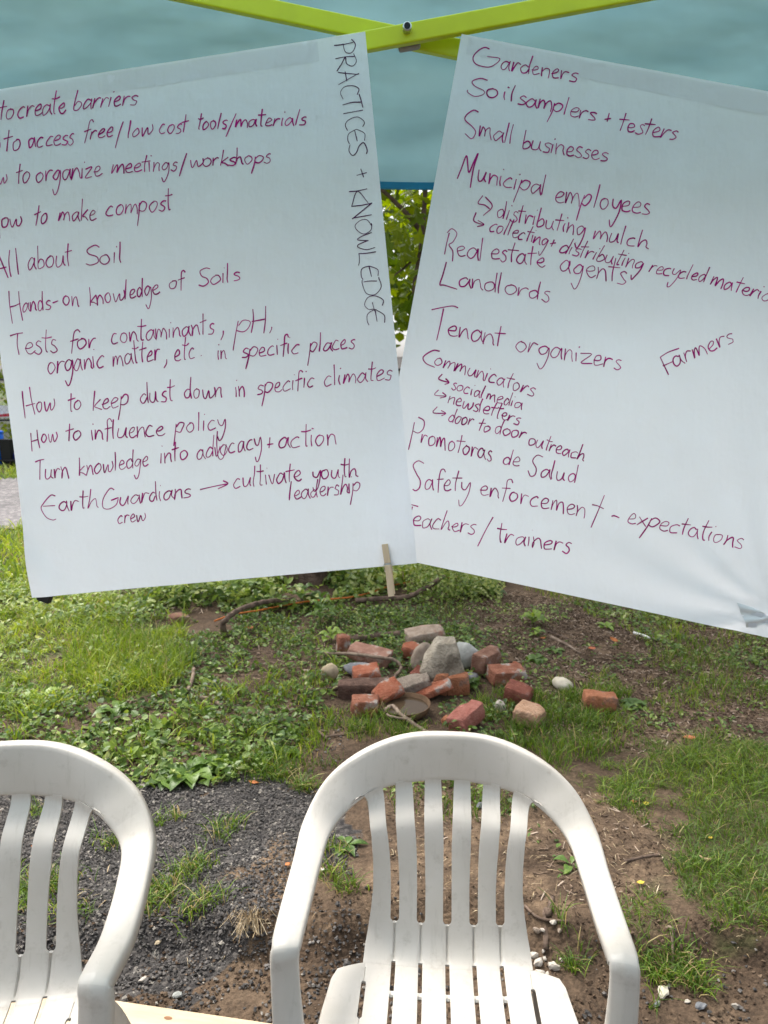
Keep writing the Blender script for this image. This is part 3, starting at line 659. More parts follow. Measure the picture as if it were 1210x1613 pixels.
def make_chair(loc, yaw, label):
    t = thing('plastic_chair', label, 'chair', loc, 'white plastic chairs under the canopy'); t.rotation_euler = (0, 0, yaw)
    gap_ = loc[2] - float(height(loc[0], loc[1] - .2))   # legs reach down to the dug-out soil
    foot = lambda P: np.vstack([P[:-1], P[-1:] - [0, 0, gap_ + .004]])
    O = sym_spline(foot(CO), 8); I_ = sym_spline(foot(CI), 8); n = len(O)
    T = np.gradient((O + I_) / 2, axis=0); T /= np.linalg.norm(T, axis=1)[:, None]
    Wd = O - I_; wl_ = np.linalg.norm(Wd, axis=1)[:, None]; Wu = Wd / wl_
    N = np.cross(T, Wu); N /= np.linalg.norm(N, axis=1)[:, None]
    N *= np.sign((N * np.array([0, -1, .6])).sum(1))[:, None]
    sec = [(0, -.020), (0, -.0075), (.0015, -.0035), (.005, -.001), (.012, .0003)]
    sec2 = [(.012, .0003), (.005, -.001), (.0015, -.0035), (0, -.0075), (0, -.024)]
    cols = [I_ + Wu * a + N * b for a, b in sec]
    for f in (.3, .5, .7): cols.append(I_ + Wu * (.012 + (wl_ - .024) * f) + N * (.0003 + .0022 * (1 - (2 * f - 1) ** 2)))
    cols += [O - Wu * a + N * b for a, b in sec2]
    inn = [O - Wu * .003 - N * .024, O - Wu * .003 - N * .006, (O + I_) / 2 - N * .0025, I_ + Wu * .003 - N * .006, I_ + Wu * .003 - N * .020]
    S = np.stack(cols + inn, 1); k = S.shape[1]
    m = (n - 1) // 2; q = 8
    cuts = [0, q * 4 - 4, q * 8 + 4, n - 1 - (q * 8 + 4), n - 1 - (q * 4 - 4), n - 1]
    names = ['front_leg', 'armrest', 'back_rim', 'armrest', 'front_leg']
    parts = {}
    for a, b, nm in zip(cuts[:-1], cuts[1:], names):
        V = S[a:b + 1].reshape(-1, 3); F = []
        for i in range(b - a):
            for j in range(k):
                F.append([i * k + j, i * k + (j + 1) % k, (i + 1) * k + (j + 1) % k, (i + 1) * k + j])
        o = mesh(nm, V, F, M['chair'], t, smooth=True)
    # slatted shell: seat and backrest, one curved sheet with slots
    C1 = spline(PROF, 14); d = np.r_[0, np.cumsum(np.linalg.norm(np.diff(C1, axis=0), axis=1))]
    Lt = d[-1]
    def at_s(s): return np.stack([np.interp(s, d, C1[:, 0]), np.interp(s, d, C1[:, 1])], -1)
    def s_of(y=None, z=None):
        if z is not None: j = np.argmin(np.where(C1[:, 0] > .1, abs(C1[:, 1] - z), 9)); return d[j]
        j = np.argmin(np.where(C1[:, 1] < .435, abs(C1[:, 0] - y), 9)); return d[j]
    s_bot, s_top = s_of(z=.459), s_of(z=.712)
    back_slot = [(s_bot, Lt + .05)]
    seat_slots = [(s_of(y=.018), s_of(y=.086)), (s_of(y=-.075), s_of(y=.006)), (s_of(y=-.18), s_of(y=-.088))]
    outer_slots = [(s_of(y=-.06), s_of(y=.035)), (s_of(y=-.18), s_of(y=-.075))]
    rows = set(np.linspace(0, Lt, 74).tolist())
    def ends(lst, r):
        for a, b in lst:
            for e, sg in ((a, 1), (b, -1)):
                if 0 < e < Lt:
                    for f in (0, .12, .3, .6, 1): rows.add(float(e + sg * r * f))
    ends(back_slot, .0095); ends(seat_slots, .005); ends(outer_slots, .005)
    rows = np.array(sorted(x for x in rows if 0 <= x <= Lt)); rows = rows[np.r_[True, np.diff(rows) > 4e-4]]
    PY = at_s(rows)
    back_f = sstep((PY[:, 1] - .45) / .2)
    spacing = np.interp(PY[:, 1], [.52, .57, .62, .66, .70], [.053, .0543, .0568, .0598, .0625])
    w_back = np.interp(PY[:, 1], [.52, .60, .65, .70], [.0089, .0086, .0105, .014])
    def slotw(lst, w0, r, groove):
        w = np.zeros(len(rows)); hole = np.zeros(len(rows), bool)
        for a, b in lst:
            x = np.minimum(rows - a, b - rows); ins = x > -1e-9
            f = np.sqrt(np.clip(1 - (1 - np.clip(x / r, 0, 1)) ** 2, 0, 1))
            w = np.where(ins, np.maximum(w, w0 * f), w); hole |= ins
        return w, hole
    wb, hb = slotw(back_slot, 1, .0095, 0); wb = wb * w_back
    ws, hs = slotw(seat_slots, .0044, .005, 0)
    wo, ho = slotw(outer_slots, .0046, .005, 0)
    w_in = np.maximum(np.maximum(wb, ws), .0043); h_in = hb | hs
    w_out = np.maximum(wo, .0021); h_out = ho
    # outer edges of the sheet
    zz = PY[:, 1]; yy = PY[:, 0]
    Eb = np.interp(zz, [.40, .42, .44, .48, .524, .575, .627, .66, .68, .692, .703, .72], [.166, .164, .160, .154, .1505, .1515, .1555, .1635, .169, .176, .190, .205])
    Es = np.interp(yy, [-.27, -.22, -.05, .035, .058, .068, .074], [.205, .232, .228, .2215, .213, .19, .166])
    seat_row = (zz < .45) & (yy < .0745)
    xs, holecols, kinds = [], [], []
    centers = [-2, -1, 0, 1, 2]
    cur = []                                         # list of (x array, depth array)
    def add(x, dpt): cur.append((x, dpt))
    z0 = np.zeros(len(rows))
    slats = []
    edges = []
    for c in centers: edges.append((c * spacing - w_in, c * spacing + w_in, h_in, True))
    allx = []; flags = []                            # flags between consecutive columns: hole array or None
    # left wing (seat only)
    xe = .160 + z0
    wingL = [(-Es), (-Es * .97 - xe * .03), (-(Es * .5 + xe * .5)), (-xe - w_out)]
    cols_ = []; gap = []
    def push(x, dz, g): cols_.append((x, dz)); gap.append(g)
    NOFACE = np.ones(len(rows), bool); wing_off = ~seat_row
    push(wingL[0], z0 + .006, None); push(wingL[1], z0 + .001, wing_off); push(wingL[2], z0, wing_off); push(wingL[3], z0, wing_off)
    push(-xe, z0 + .0022, h_out | wing_off); push(-np.where(seat_row, xe - w_out, Eb), z0, h_out | wing_off)
    last = -np.where(seat_row, xe - w_out, Eb)
    lipL = 0
    for (a, b, h, _) in edges:
        for f in (.12, .5, .88): push(last * (1 - f) + a * f, z0 - .0012 * (1 - (2 * f - 1) ** 2), None)
        push(a, z0, None); push((a + b) / 2, z0 + np.where(h, 0, .0052), h); push(b, z0, h); last = b
    R_ = np.where(seat_row, xe - w_out, Eb)
    for f in (.12, .5, .88): push(last * (1 - f) + R_ * f, z0 - .0012 * (1 - (2 * f - 1) ** 2), None)
    push(R_, z0, None); push(xe + z0, z0 + .0022, h_out | wing_off); push(-wingL[3], z0, h_out | wing_off)
    push(-wingL[2], z0, wing_off); push(-wingL[1], z0 + .001, wing_off); push(-wingL[0], z0 + .006, wing_off)
    Tn = np.gradient(PY, axis=0); Tn /= np.linalg.norm(Tn, axis=1)[:, None]
    Nn = np.stack([Tn[:, 1], -Tn[:, 0]], 1)          # points back / down, away from the sitter
    nc, nr_ = len(cols_), len(rows)
    VV = np.zeros((nr_, nc, 3))
    for j, (x, dz) in enumerate(cols_):
        curve = -.036 * np.clip(abs(x) / .18, 0, 1.2) ** 2 * back_f       # backrest hollows round the sitter
        lift = .010 * np.clip(abs(x) / .2, 0, 1.3) ** 2 * (1 - back_f)
        VV[:, j, 0] = x; VV[:, j, 1] = PY[:, 0] + Nn[:, 0] * dz + curve; VV[:, j, 2] = PY[:, 1] + Nn[:, 1] * dz + lift
    Iy = np.interp(abs(VV[..., 0]), [0, .08, .141, .190, .232], [.262, .2575, .232, .197, .150]); Iz = np.interp(abs(VV[..., 0]), [0, .08, .141, .190, .232], [.702, .696, .693, .681, .652])
    isb = (PY[:, 1] > .55)[:, None]; f = sstep((VV[..., 2] - Iz + .055) / .055) * isb
    VV[..., 1] = VV[..., 1] * (1 - f) + (Iy + .0065) * f
    VV[..., 2] = np.where(isb, np.minimum(VV[..., 2], Iz + .008), VV[..., 2])
    isplit = int(np.argmin(abs(rows - s_of(y=.072))))
    for nm, r0, r1 in (('seat', 0, isplit), ('backrest', isplit, nr_ - 1)):
        idx = -np.ones((nr_, nc), int); Vs = []; Fs = []
        def vid(i, j):
            if idx[i, j] < 0: idx[i, j] = len(Vs); Vs.append(VV[i, j])
            return int(idx[i, j])
        for i in range(r0, r1):
            for j in range(nc - 1):
                h = gap[j + 1]
                if h is not None and h[i] and h[i + 1]: continue
                Fs.append([vid(i, j), vid(i, j + 1), vid(i + 1, j + 1), vid(i + 1, j)])
        o = mesh(nm, Vs, Fs, M['chair'], t, smooth=True)
        bm = bmesh.new(); bm.from_mesh(o.data); bmesh.ops.remove_doubles(bm, verts=bm.verts, dist=2e-5)
        bmesh.ops.recalc_face_normals(bm, faces=bm.faces); bm.to_mesh(o.data); bm.free()
        s = o.modifiers.new('thickness', 'SOLIDIFY'); s.thickness = .0052; s.offset = 0
        bevel(o, .0016, 3, 50)
        for p in o.data.polygons: p.use_smooth = True
    # rear legs: angled channels from under the seat
    for sx in (-1, 1):
        a = np.array([[.150, .05, .40], [.168, .12, .36], [.19, .19, .2], [.215, .26, 0]]) * [sx, 1, 1]
        b = np.array([[.185, .02, .40], [.20, .08, .36], [.225, .15, .2], [.255, .215, 0]]) * [sx, 1, 1]
        P, Q = spline(foot(a), 6), spline(foot(b), 6); nn = len(P)
        mid = np.stack([Q[:, 0] + .012 * sx, P[:, 1] + .004, P[:, 2]], 1)
        V = np.stack([P, P * .93 + mid * .07 + [0, .002, 0], mid, Q * .93 + mid * .07, Q, Q - [.003 * sx, .002, 0], mid - [.004 * sx, .004, 0], P - [0, .004, 0]], 1).reshape(-1, 3)
        F = [[i * 8 + j, i * 8 + (j + 1) % 8, (i + 1) * 8 + (j + 1) % 8, (i + 1) * 8 + j] for i in range(nn - 1) for j in range(8)]
        bevel(mesh('rear_leg', V, F, M['chair'], t, smooth=False), .001, 2)
    return t
make_chair((.119, 1.256, -.041), -.0626, 'white slatted plastic armchair standing in front of the brick pile')
make_chair((-.692, 1.097, .016), .1318, 'white slatted plastic armchair at the wooden board, cut off by the picture edge')

# ------------------------------------------------------------------ pale pine board at the edge of the chairs' floor
p0, p1 = G(60, 1557, .06), G(430, 1609, .06)
dv = (p1 - p0) / np.linalg.norm(p1 - p0); dv[2] = 0; nv = np.array([dv[1], -dv[0], 0])
cz = -.068 + .062
bd = mesh('wooden_board', *box_vf(0, 0, 0, 2.2, .140, .038), M['pine'])
cc = (p0 + p1) / 2 - dv * .62 + nv * .07
bd.location = (cc[0], cc[1], cz - .019); bd.rotation_euler = (0, 0, math.atan2(dv[1], dv[0])); bevel(bd, .004, 3)
tag(bd, 'pale pine board lying on the soil beside the two chairs', 'board')
M['knot'] = plain('knot', (.20, .10, .05), .8)
ang = np.linspace(0, 2 * math.pi, 14, endpoint=False)
kp = G(265, 1603, .06); lx = (kp - cc) @ dv; ly = -(kp - cc) @ nv
kv = np.vstack([[[0, 0, .0204]], np.stack([.011 * np.cos(ang), .005 * np.sin(ang), np.full(14, .0196)], 1)]) + [lx, ly, 0]
mesh('knot', kv, [[0, i + 1, (i + 1) % 14 + 1] for i in range(14)], M['knot'], bd)

# ------------------------------------------------------------------ bricks and stones
def brick_mat(name, c0, c1, mortar=(.33, .30, .27), amt=.5):
    return speckled(name, c0, c1, 22, .88, .12, 1.0, .010, 17, mortar, p2=(amt, amt + .10))
BM = {'red': brick_mat('red_brick', (.20, .080, .050), (.29, .130, .085), amt=.53), 'bright': brick_mat('bright_red_brick', (.26, .085, .048), (.35, .145, .09), amt=.56),
      'dark': brick_mat('dark_brown_brick', (.075, .045, .036), (.135, .085, .065), (.24, .20, .17), .60), 'brown': brick_mat('brown_brick', (.16, .082, .058), (.25, .145, .105), amt=.58),
      'pink': brick_mat('pink_brown_brick', (.24, .125, .092), (.34, .20, .15), (.40, .33, .28), .56), 'tan': brick_mat('tan_brick', (.27, .205, .155), (.38, .31, .25), (.36, .20, .15), .58),
      'buff': brick_mat('buff_brick', (.33, .20, .125), (.44, .29, .20), (.30, .11, .07), .58), 'orange': brick_mat('orange_brick', (.26, .105, .055), (.36, .16, .09), (.20, .12, .09), .54),
      'maroon': brick_mat('maroon_brick', (.15, .052, .038), (.22, .085, .06), (.18, .12, .10), .58), 'rose': brick_mat('rose_red_brick', (.25, .09, .07), (.33, .145, .115), (.50, .40, .36), .66),
      'grey': brick_mat('grey_brown_brick', (.19, .155, .125), (.29, .245, .20), (.13, .08, .06), .58)}
def rough_box(L, W, Hh, jit=.0030, r=.0055, chip=.5, n=(9, 5, 4)):
    bm = bmesh.new()
    nx_, ny_, nz_ = n
    bmesh.ops.create_cube(bm, size=1)
    bmesh.ops.subdivide_edges(bm, edges=bm.edges[:], cuts=5, use_grid_fill=True)
    ph = rng.random(6) * 10
    chips = [(np.array([rng.choice([-1, 1]) * L / 2, rng.choice([-1, 1]) * W / 2, rng.choice([1, 1, -1]) * Hh / 2]), rng.uniform(.012, .035)) for _ in range(int(2 + 4 * chip))]
    for v in bm.verts:
        p = np.array(v.co); dm = np.array([L, W, Hh])
        p = np.where((abs(p) > .3) & (abs(p) < .49), np.sign(p) * (.5 - r / dm), p) * dm
        q = np.clip(p, -np.array([L, W, Hh]) / 2 + r, np.array([L, W, Hh]) / 2 - r); dd = p - q; nn_ = np.linalg.norm(dd)
        if nn_ > 1e-6: p = q + dd / nn_ * min(nn_, r)
        for c, rad in chips:
            e = p - c; de = np.linalg.norm(e)
            if de < rad: p = p - np.sign(c) * (rad - de) * .35
        p = p + jit * np.array([math.sin(60 * p[1] + ph[0]) + math.sin(90 * p[2] + ph[1]), math.sin(50 * p[0] + ph[2]) + math.sin(110 * p[2] + ph[3]), math.sin(55 * p[0] + ph[4]) + math.sin(75 * p[1] + ph[5])]) * .5 + rng.normal(0, jit * .28, 3)
        v.co = p
    bmesh.ops.recalc_face_normals(bm, faces=bm.faces)
    V = np.array([v.co for v in bm.verts]); F = [[v.index for v in f.verts] for f in bm.faces]; bm.free()
    return V, F
def settle(o, px, py, sink=.006, base=None):
    """rest the object's lowest point on the ground where its near lower edge is seen"""
    p = G(px, py) if base is None else base
    Mx = Euler(o.rotation_euler).to_matrix()
    W = np.array([Mx @ v.co for v in o.data.vertices])
    low = W[:, 2].min()
    o.location = (p[0], p[1], float(height(p[0], p[1])) - low - sink)
def brick(px, py, dims, rot, mat, label, lift=0.0, chip=.5):
    V, F = rough_box(*dims, chip=chip)
    o = mesh('brick', V, F, BM[mat], smooth=True)
    o.rotation_euler = tuple(R(a) for a in rot); settle(o, px, py); o.location.z += lift
    tag(o, label, 'brick', 'loose bricks of the pile'); return o
# px,py = photo pixel of the point under the brick's centre
B = [
 (541, 1029, (.066, .075, .098), (0, 4, 8), 'red', 'small red brick end standing upright behind the long pinkish brown brick', .5),
 (583, 1044, (.215, .10, .066), (6, 6, -24), 'pink', 'long pinkish brown brick lying askew with a thin vine across it', .4),
 (577, 1073, (.125, .10, .066), (4, -4, 12), 'bright', 'broken light red brick half lying behind the long dark brown brick', 1.2),
 (574, 1096, (.235, .085, .074), (2, 0, 3), 'dark', 'long dark brown brick with pale mortar smears, beside the saucer', .6),
 (611, 1106, (.125, .085, .065), (28, -14, 32), 'bright', 'bright red brick tilted on end between the dark brick and the saucer', .5),
 (575, 1123, (.115, .09, .072), (0, 0, -2), 'red', 'square red brick half in front of the long dark brown brick', .6),
 (669, 1014, (.20, .11, .070), (8, -6, 14), 'tan', 'pale tan brick farthest back in the pile, behind the boulder', .6),
 (649, 1037, (.10, .085, .066), (6, 10, -18), 'bright', 'small chipped red brick left of the boulder top', 1.1),
 (651, 1093, (.150, .085, .060), (10, -12, 16), 'grey', 'grey brown brick tilted behind the round saucer', .8),
 (665, 1084, (.10, .07, .07), (20, 18, -30), 'maroon', 'dark red brick bit wedged between boulder and grey brown brick', .7),
 (682, 1099, (.17, .075, .035), (6, -18, 14), 'bright', 'flat bright red brick shard under the grey brown brick', .9),
 (694, 1089, (.066, .09, .10), (0, 4, -6), 'orange', 'brownish orange brick end leaning on the boulder', .5),
 (720, 1091, (.105, .075, .092), (0, -3, 6), 'orange', 'orange brick half standing in front of the boulder', .7),
 (766, 1057, (.075, .17, .105), (0, 6, -38), 'brown', 'two-tone brown brick standing on edge right of the boulder', .4),
 (798, 1073, (.17, .105, .068), (4, 3, 14), 'red', 'red brick with a pale mortar spot right of the brown upright brick', .6),
 (817, 1106, (.115, .085, .07), (8, 8, -28), 'maroon', 'dark maroon brick half in the grass above the buff one', .6),
 (834, 1140, (.115, .095, .068), (6, 8, -34), 'buff', 'buff brick half in the grass nearest the right chair arm', .6),
 (734, 1147, (.155, .085, .072), (-4, -12, 50), 'rose', 'rose red brick lying angled in the grass just behind the chair back', .6),
 (944, 1117, (.135, .09, .070), (-4, 4, -6), 'orange', 'lone orange topped brick on bare soil apart from the pile', .9),
]
for b in B:
    brick(b[0], b[1], tuple(x * 1.07 for x in b[2]), b[3], b[4], b[5], chip=b[6])
SM = {'boulder': speckled('boulder_stone', (.30, .262, .205), (.46, .415, .34), 13, .9, .15, 1.0, .02, 6, (.13, .11, .085), p2=(.48, .62)),
      'brownrock': speckled('brown_rock', (.20, .155, .12), (.30, .25, .20), 12, .85, .2, .7, .008),
      'slate': speckled('grey_slate', (.10, .105, .115), (.20, .205, .215), 16, .7, .3, .6, .006),
      'pale': speckled('pale_slate', (.22, .23, .215), (.36, .37, .35), 16, .75, .3, .5, .006),
      'cobble': speckled('tan_cobble', (.30, .235, .15), (.42, .35, .245), 12, .8, .25, .4, .004, 9, (.22, .17, .11)),
      'white': speckled('white_stone', (.34, .30, .255), (.50, .46, .405), 30, .7, .3, .4, .003, 20, (.5, .44, .36), p2=(.56, .75)),
      'cream': speckled('cream_stone', (.42, .38, .29), (.55, .51, .42), 14, .8, .25, .4, .004)}
def stone(name, px, py, dims, rot, mat, label, cat='stone', group=None, shape=None, planes=None, jag=.10, sub=3, sink=.10, pebble=False, flat=False):
    bm = bmesh.new(); bmesh.ops.create_icosphere(bm, subdivisions=sub, radius=1)
    ph = rng.random(9) * 10
    cuts = [(lambda v: v / np.linalg.norm(v))(rng.normal(0, 1, 3)) for _ in range(7)]
    for v in bm.verts:
        p = np.array(v.co)
        for i, c in enumerate(cuts):
            k = p @ c; lim = .72 + .04 * i
            if k > lim: p = p - c * (k - lim) * .85
        for c, lim in planes or ():
            c = np.array(c) / np.linalg.norm(c); k = p @ c
            if k > lim: p = p - c * (k - lim) * .8
        p = p * (1 + jag * (math.sin(3 * p[0] + ph[0]) * math.sin(3.4 * p[1] + ph[1]) + .5 * math.sin(7 * p[2] + ph[2]) * math.sin(6 * p[0] + ph[3])) + rng.normal(0, jag * .06))
        if shape: p = np.array(shape(*p))
        v.co = p * np.array(dims) / 2
    V = np.array([v.co for v in bm.verts]); F = [[v.index for v in f.verts] for f in bm.faces]; bm.free()
    o = mesh(name, V, F, SM[mat], smooth=not flat); o.rotation_euler = tuple(R(a) for a in rot)
    settle(o, px, py, sink * dims[2]); tag(o, label, cat, group); return o
stone('boulder', 699, 1082, (.245, .17, .285), (-14, 10, 6), 'boulder', 'large pale tan boulder with a pointed top standing among the bricks', 'boulder', planes=[((-.05, -1, .22), .60), ((-.84, -.1, .38), .70), ((.86, -.1, .36), .64), ((-.2, -.4, .9), .84), ((.2, .8, .6), .6)], jag=.09, sub=5, sink=.04)
stone('rock', 666, 1058, (.14, .12, .17), (0, 10, 20), 'brownrock', 'brown grey rock tucked behind the left side of the boulder', 'rock')
stone('rock', 735, 1050, (.17, .10, .14), (0, 12, -20), 'pale', 'pale grey slate rock behind the right side of the boulder', 'rock', jag=.14)
stone('rock', 566, 1064, (.165, .10, .075), (0, 4, -6), 'slate', 'dark blue grey slate lying behind the broken light red brick', 'rock', jag=.12)
stone('rock', 738, 1072, (.10, .09, .05), (0, 4, 10), 'slate', 'flat dark slate piece at the right foot of the boulder', 'rock')
stone('cobble', 519, 1070, (.092, .085, .098), (0, 0, 20), 'cobble', 'round tan cobble on its own left of the brick pile', 'stone', jag=.05)
stone('cobble', 886, 1085, (.105, .085, .066), (0, 10, -18), 'cream', 'smooth cream oval stone on the soil right of the pile', 'stone', jag=.05)
stone('white_rock', 787, 1121, (.058, .05, .058), (0, 0, 10), 'white', 'small bright white rock in the grass between two bricks', 'stone', jag=.13)
# ------------------------------------------------------------------ small white pebbles beside the chair seat
for k, (px, py, s) in enumerate([(841, 1508, .030), (848, 1520, .034), (858, 1513, .018), (872, 1526, .036), (849, 1537, .032), (862, 1537, .018), (836, 1526, .016), (866, 1546, .020), (838, 1550, .024), (856, 1502, .016), (884, 1514, .016), (845, 1488, .024), (870, 1489, .022), (880, 1496, .018), (854, 1490, .017)]):
    stone('pebble', px, py, (s * .95, s * .62, s * .6), (0, 0, (k * 47) % 180), 'white' if k not in (8, 11, 13) else 'brownrock', 'small pale pebble in the little heap at the right side of the seat', 'pebble', 'pale pebbles heaped beside the chair seat', sub=2, jag=.22, flat=True)
for px, py, s, mt, lb in ((1044, 1566, .045, 'cream', 'oval cream stone on the bare soil right of the chair leg'), (1083, 1579, .018, 'white', 'tiny white stone on the bare soil under the grass edge'), (1103, 1588, .034, 'slate', 'blue grey stone on the bare soil beside a tiny white one'), (1034, 1583, .026, 'slate', 'small grey stone just right of the chair arm'),
    (250, 1495, .024, 'cobble', 'tan pebble lying on dark gravel between the chairs'), (280, 1571, .034, 'pale', 'flat grey green stone by the wooden board'), (1132, 1545, .014, 'white', 'tiny white chip under the hanging grass roots'), (756, 1272, .045, 'slate', 'dark grey stone seen between the chair slats'), (225, 1545, .024, 'white', 'off-white pebble on soil beside the board')):
    stone('pebble', px, py, (s * .95, s * .62, s * .42), (0, 0, px % 90), mt, lb, 'pebble', sub=2, jag=.2, flat=True)

# ------------------------------------------------------------------ saucer, sticks, cord, litter
def lathe(prof, seg=48):
    V, F = [], []
    for r, z in prof:
        for k in range(seg):
            a = 2 * math.pi * k / seg; V.append([r * math.cos(a), r * math.sin(a), z])
    for i in range(len(prof) - 1):
        for k in range(seg):
            F.append([i * seg + k, i * seg + (k + 1) % seg, (i + 1) * seg + (k + 1) % seg, (i + 1) * seg + k])
    return np.array(V), F
sp = G(640, 1122); sa = thing('plant_saucer', 'round brown plant saucer holding shallow water in front of the bricks', 'saucer', tuple(sp + [0, 0, .004])); sa.rotation_euler = (R(3), R(-2), 0)
M['saucer'] = plain('brown_saucer_clay', (.11, .070, .042), .75, .1, vary=.25)
V, F = lathe([(.0005, 0), (.085, 0), (.098, .012), (.110, .040), (.113, .041), (.114, .039), (.104, .008), (.09, -.006), (.0005, -.006)]); mesh('dish', V, F, M['saucer'], sa, smooth=True)
def water():
    m, n, l, b = new_mat('murky_water', .10, .10); b.inputs['Base Color'].default_value = (.060, .042, .026, 1); b.inputs['IOR'].default_value = 1.33
    t = noise(n, l, coord(n, l), 9, 2); bump(n, l, b, t.outputs[0], .05, .01); return m
M['water'] = water()
V, F = lathe([(.0005, .022), (.101, .022)]); mesh('water', V, F, M['water'], sa, smooth=True)

def stick(name, pts, r, mat, label, cat, seg=8, rough=.10, lifts=None, taper=1.0, tip=None, group=None):
    """pts: photo pixels on the ground, lifts: height above the ground at each"""
    P = []
    for k, p in enumerate(pts):
        lf = (lifts[k] if lifts else r * .7)
        P.append(G(p[0], p[1], lf) + [0, 0, lf])
    P = spline(P, 7); n = len(P)
    P = P + rng.normal(0, r * .10, P.shape)
    o0 = P[0].copy()
    rr = r * np.linspace(1, taper, n)
    V, F = tube_vf(P - o0, rr, seg, rough)
    o = mesh(name, V, F, M[mat], smooth=True); o.location = o0
    tag(o, label, cat, group)
    if tip:
        e = P[-1] - o0; d = P[-1] - P[-2]; d /= np.linalg.norm(d)
        V, F = tube_vf([e, e + d * .004], [rr[-1] * 1.02, rr[-1] * .95], seg); mesh('cut_end', V, F, M['cutwood'], o)
    return o
stick('arched_branch', [(356, 1002), (351, 985), (362, 970), (388, 956), (425, 947), (462, 944)], .019, 'twig', 'thick dry branch arching up from the ground cover near the tree', 'branch', lifts=[.0, .08, .13, .13, .10, .05], taper=.75)
stick('curved_branch', [(560, 946), (605, 943), (640, 940), (668, 928), (699, 908)], .019, 'twig', 'curved dead branch with a pale cut end under the clothespin', 'branch', lifts=[.02, .03, .04, .09, .16], taper=.85, tip=True)
stick('log', [(548, 1006), (580, 1005), (605, 1001), (630, 999)], .024, 'twig', 'short dark log lying behind the brick pile', 'log', taper=.8)
stick('thin_pole', [(470, 1088), (505, 1087), (542, 1083)], .011, 'twig', 'straight brown stick poking left from behind the dark brick', 'stick')
stick('dead_twig', [(500, 1150), (514, 1163), (518, 1160), (580, 1152)], .0075, 'twig', 'bent dark twig on the soil left of the chair back', 'stick', taper=.6)
stick('dry_vine', [(512, 1029), (556, 1030), (600, 1036), (622, 1040), (632, 1052), (622, 1066), (620, 1080)], .0085, 'vine', 'thin dry vine curling over the pinkish brick', 'vine', lifts=[.03, .075, .09, .08, .05, .03, .01])
stick('forked_root', [(607, 1120), (618, 1112), (632, 1126), (648, 1138), (664, 1149), (682, 1158)], .009, 'vine', 'grey forked root lying across the front of the saucer', 'root', lifts=[.05, .055, .05, .035, .02, .02])
stick('dry_vine', [(608, 1115), (611, 1126), (628, 1131), (648, 1133)], .005, 'vine', 'short grey root loop hugging the saucer rim', 'root', lifts=[.03, .04, .05, .04])
stick('wood_splinter', [(608, 1068), (618, 1076), (626, 1083)], .012, 'cutwood', 'split pale wood chunk behind the bright red brick', 'wood chip', lifts=[.05, .035, .02], taper=.4)
stick('orange_cord', [(338, 978), (368, 968), (405, 962), (440, 955), (480, 948), (520, 944), (555, 940), (585, 933), (612, 924), (650, 916), (720, 908)], .0055, 'cord', 'orange extension cord trailing past the foot of the tree', 'cord', rough=0, lifts=[.03, .035, .04, .04, .05, .05, .04, .03, .03, .02, .02])
stick('bark_strip', [(868, 1003), (890, 1014), (914, 1029)], .011, 'vine', 'long reddish bark strip on the mulched soil', 'bark strip', taper=.5)
stick('white_stick', [(998, 997), (1010, 1000), (1023, 1005)], .008, 'whitepaint' if 'whitepaint' in M else 'chair', 'short white plastic stick on the mulch', 'stick', rough=0)
stick('dead_twig', [(780, 985), (842, 990), (878, 1000), (908, 1012)], .006, 'twig', 'long thin twig on the mulch above the bark strip', 'stick')
stick('dead_twig', [(860, 1500), (858, 1470), (864, 1440), (869, 1415)], .008, 'twig', 'upright looking dark twig beside the pale pebble heap', 'stick')
stick('dead_twig', [(826, 1446), (850, 1446), (896, 1452)], .004, 'twig', 'thin twig lying crosswise above the pale pebble heap', 'stick')
stick('dead_twig', [(130, 1146), (165, 1140), (190, 1130)], .011, 'twig', 'dark stick half buried in ground cover above the left chair', 'stick')
stick('dead_twig', [(316, 1098), (334, 1102), (350, 1112)], .010, 'vine', 'knobbly pale stick in the ground cover', 'stick')
stick('dead_twig', [(296, 1088), (303, 1070), (305, 1054)], .010, 'vine', 'short thick stick standing in the leaves', 'stick', lifts=[.01, .03, .05])
stick('dead_twig', [(985, 1357), (1015, 1350), (1040, 1346)], .005, 'twig', 'grey twig on bare soil right of the chair', 'stick')
stick('dead_twig', [(1050, 1460), (1056, 1500), (1060, 1530)], .004, 'vine', 'thin root dangling over the grass edge', 'root')
M['terracotta'] = plain('terracotta_chip', (.42, .13, .06), .8)
def flake(name, px, py, L, W, yaw, mat, label, cat, curl=.3, lift=.006, group=None, tilt=0.0):
    """a thin curled leaf or chip"""
    V, F = [], []
    ns = 7
    for i in range(ns):
        u = i / (ns - 1) * 2 - 1; w = W / 2 * (1 - abs(u) ** 1.8) ** .7 + W * .03
        for s in (-1, 0, 1):
            V.append([u * L / 2, s * w * (1 + .1 * math.sin(5 * u + s)), curl * L * (.25 * u * u + .22 * s * s * (1 - .3 * u)) + .02 * L * math.sin(4 * u + s)])
    for i in range(ns - 1):
        for s in range(2): F.append([i * 3 + s, (i + 1) * 3 + s, (i + 1) * 3 + s + 1, i * 3 + s + 1])
    o = mesh(name, V, F, M[mat], smooth=True); p = G(px, py); o.location = (p[0], p[1], p[2] + lift); o.rotation_euler = (R(tilt), R(tilt * .5), R(yaw))
    so_ = o.modifiers.new('thickness', 'SOLIDIFY'); so_.thickness = .0012
    tag(o, label, cat, group); return o
M['drytan'] = plain('dry_tan_leaf', (.50, .36, .20), .7, vary=.2)
M['yellow'] = plain('yellow_leaf', (.62, .46, .06), .6, vary=.2)
M['rust'] = plain('rust_leaf', (.42, .15, .05), .7, vary=.25)
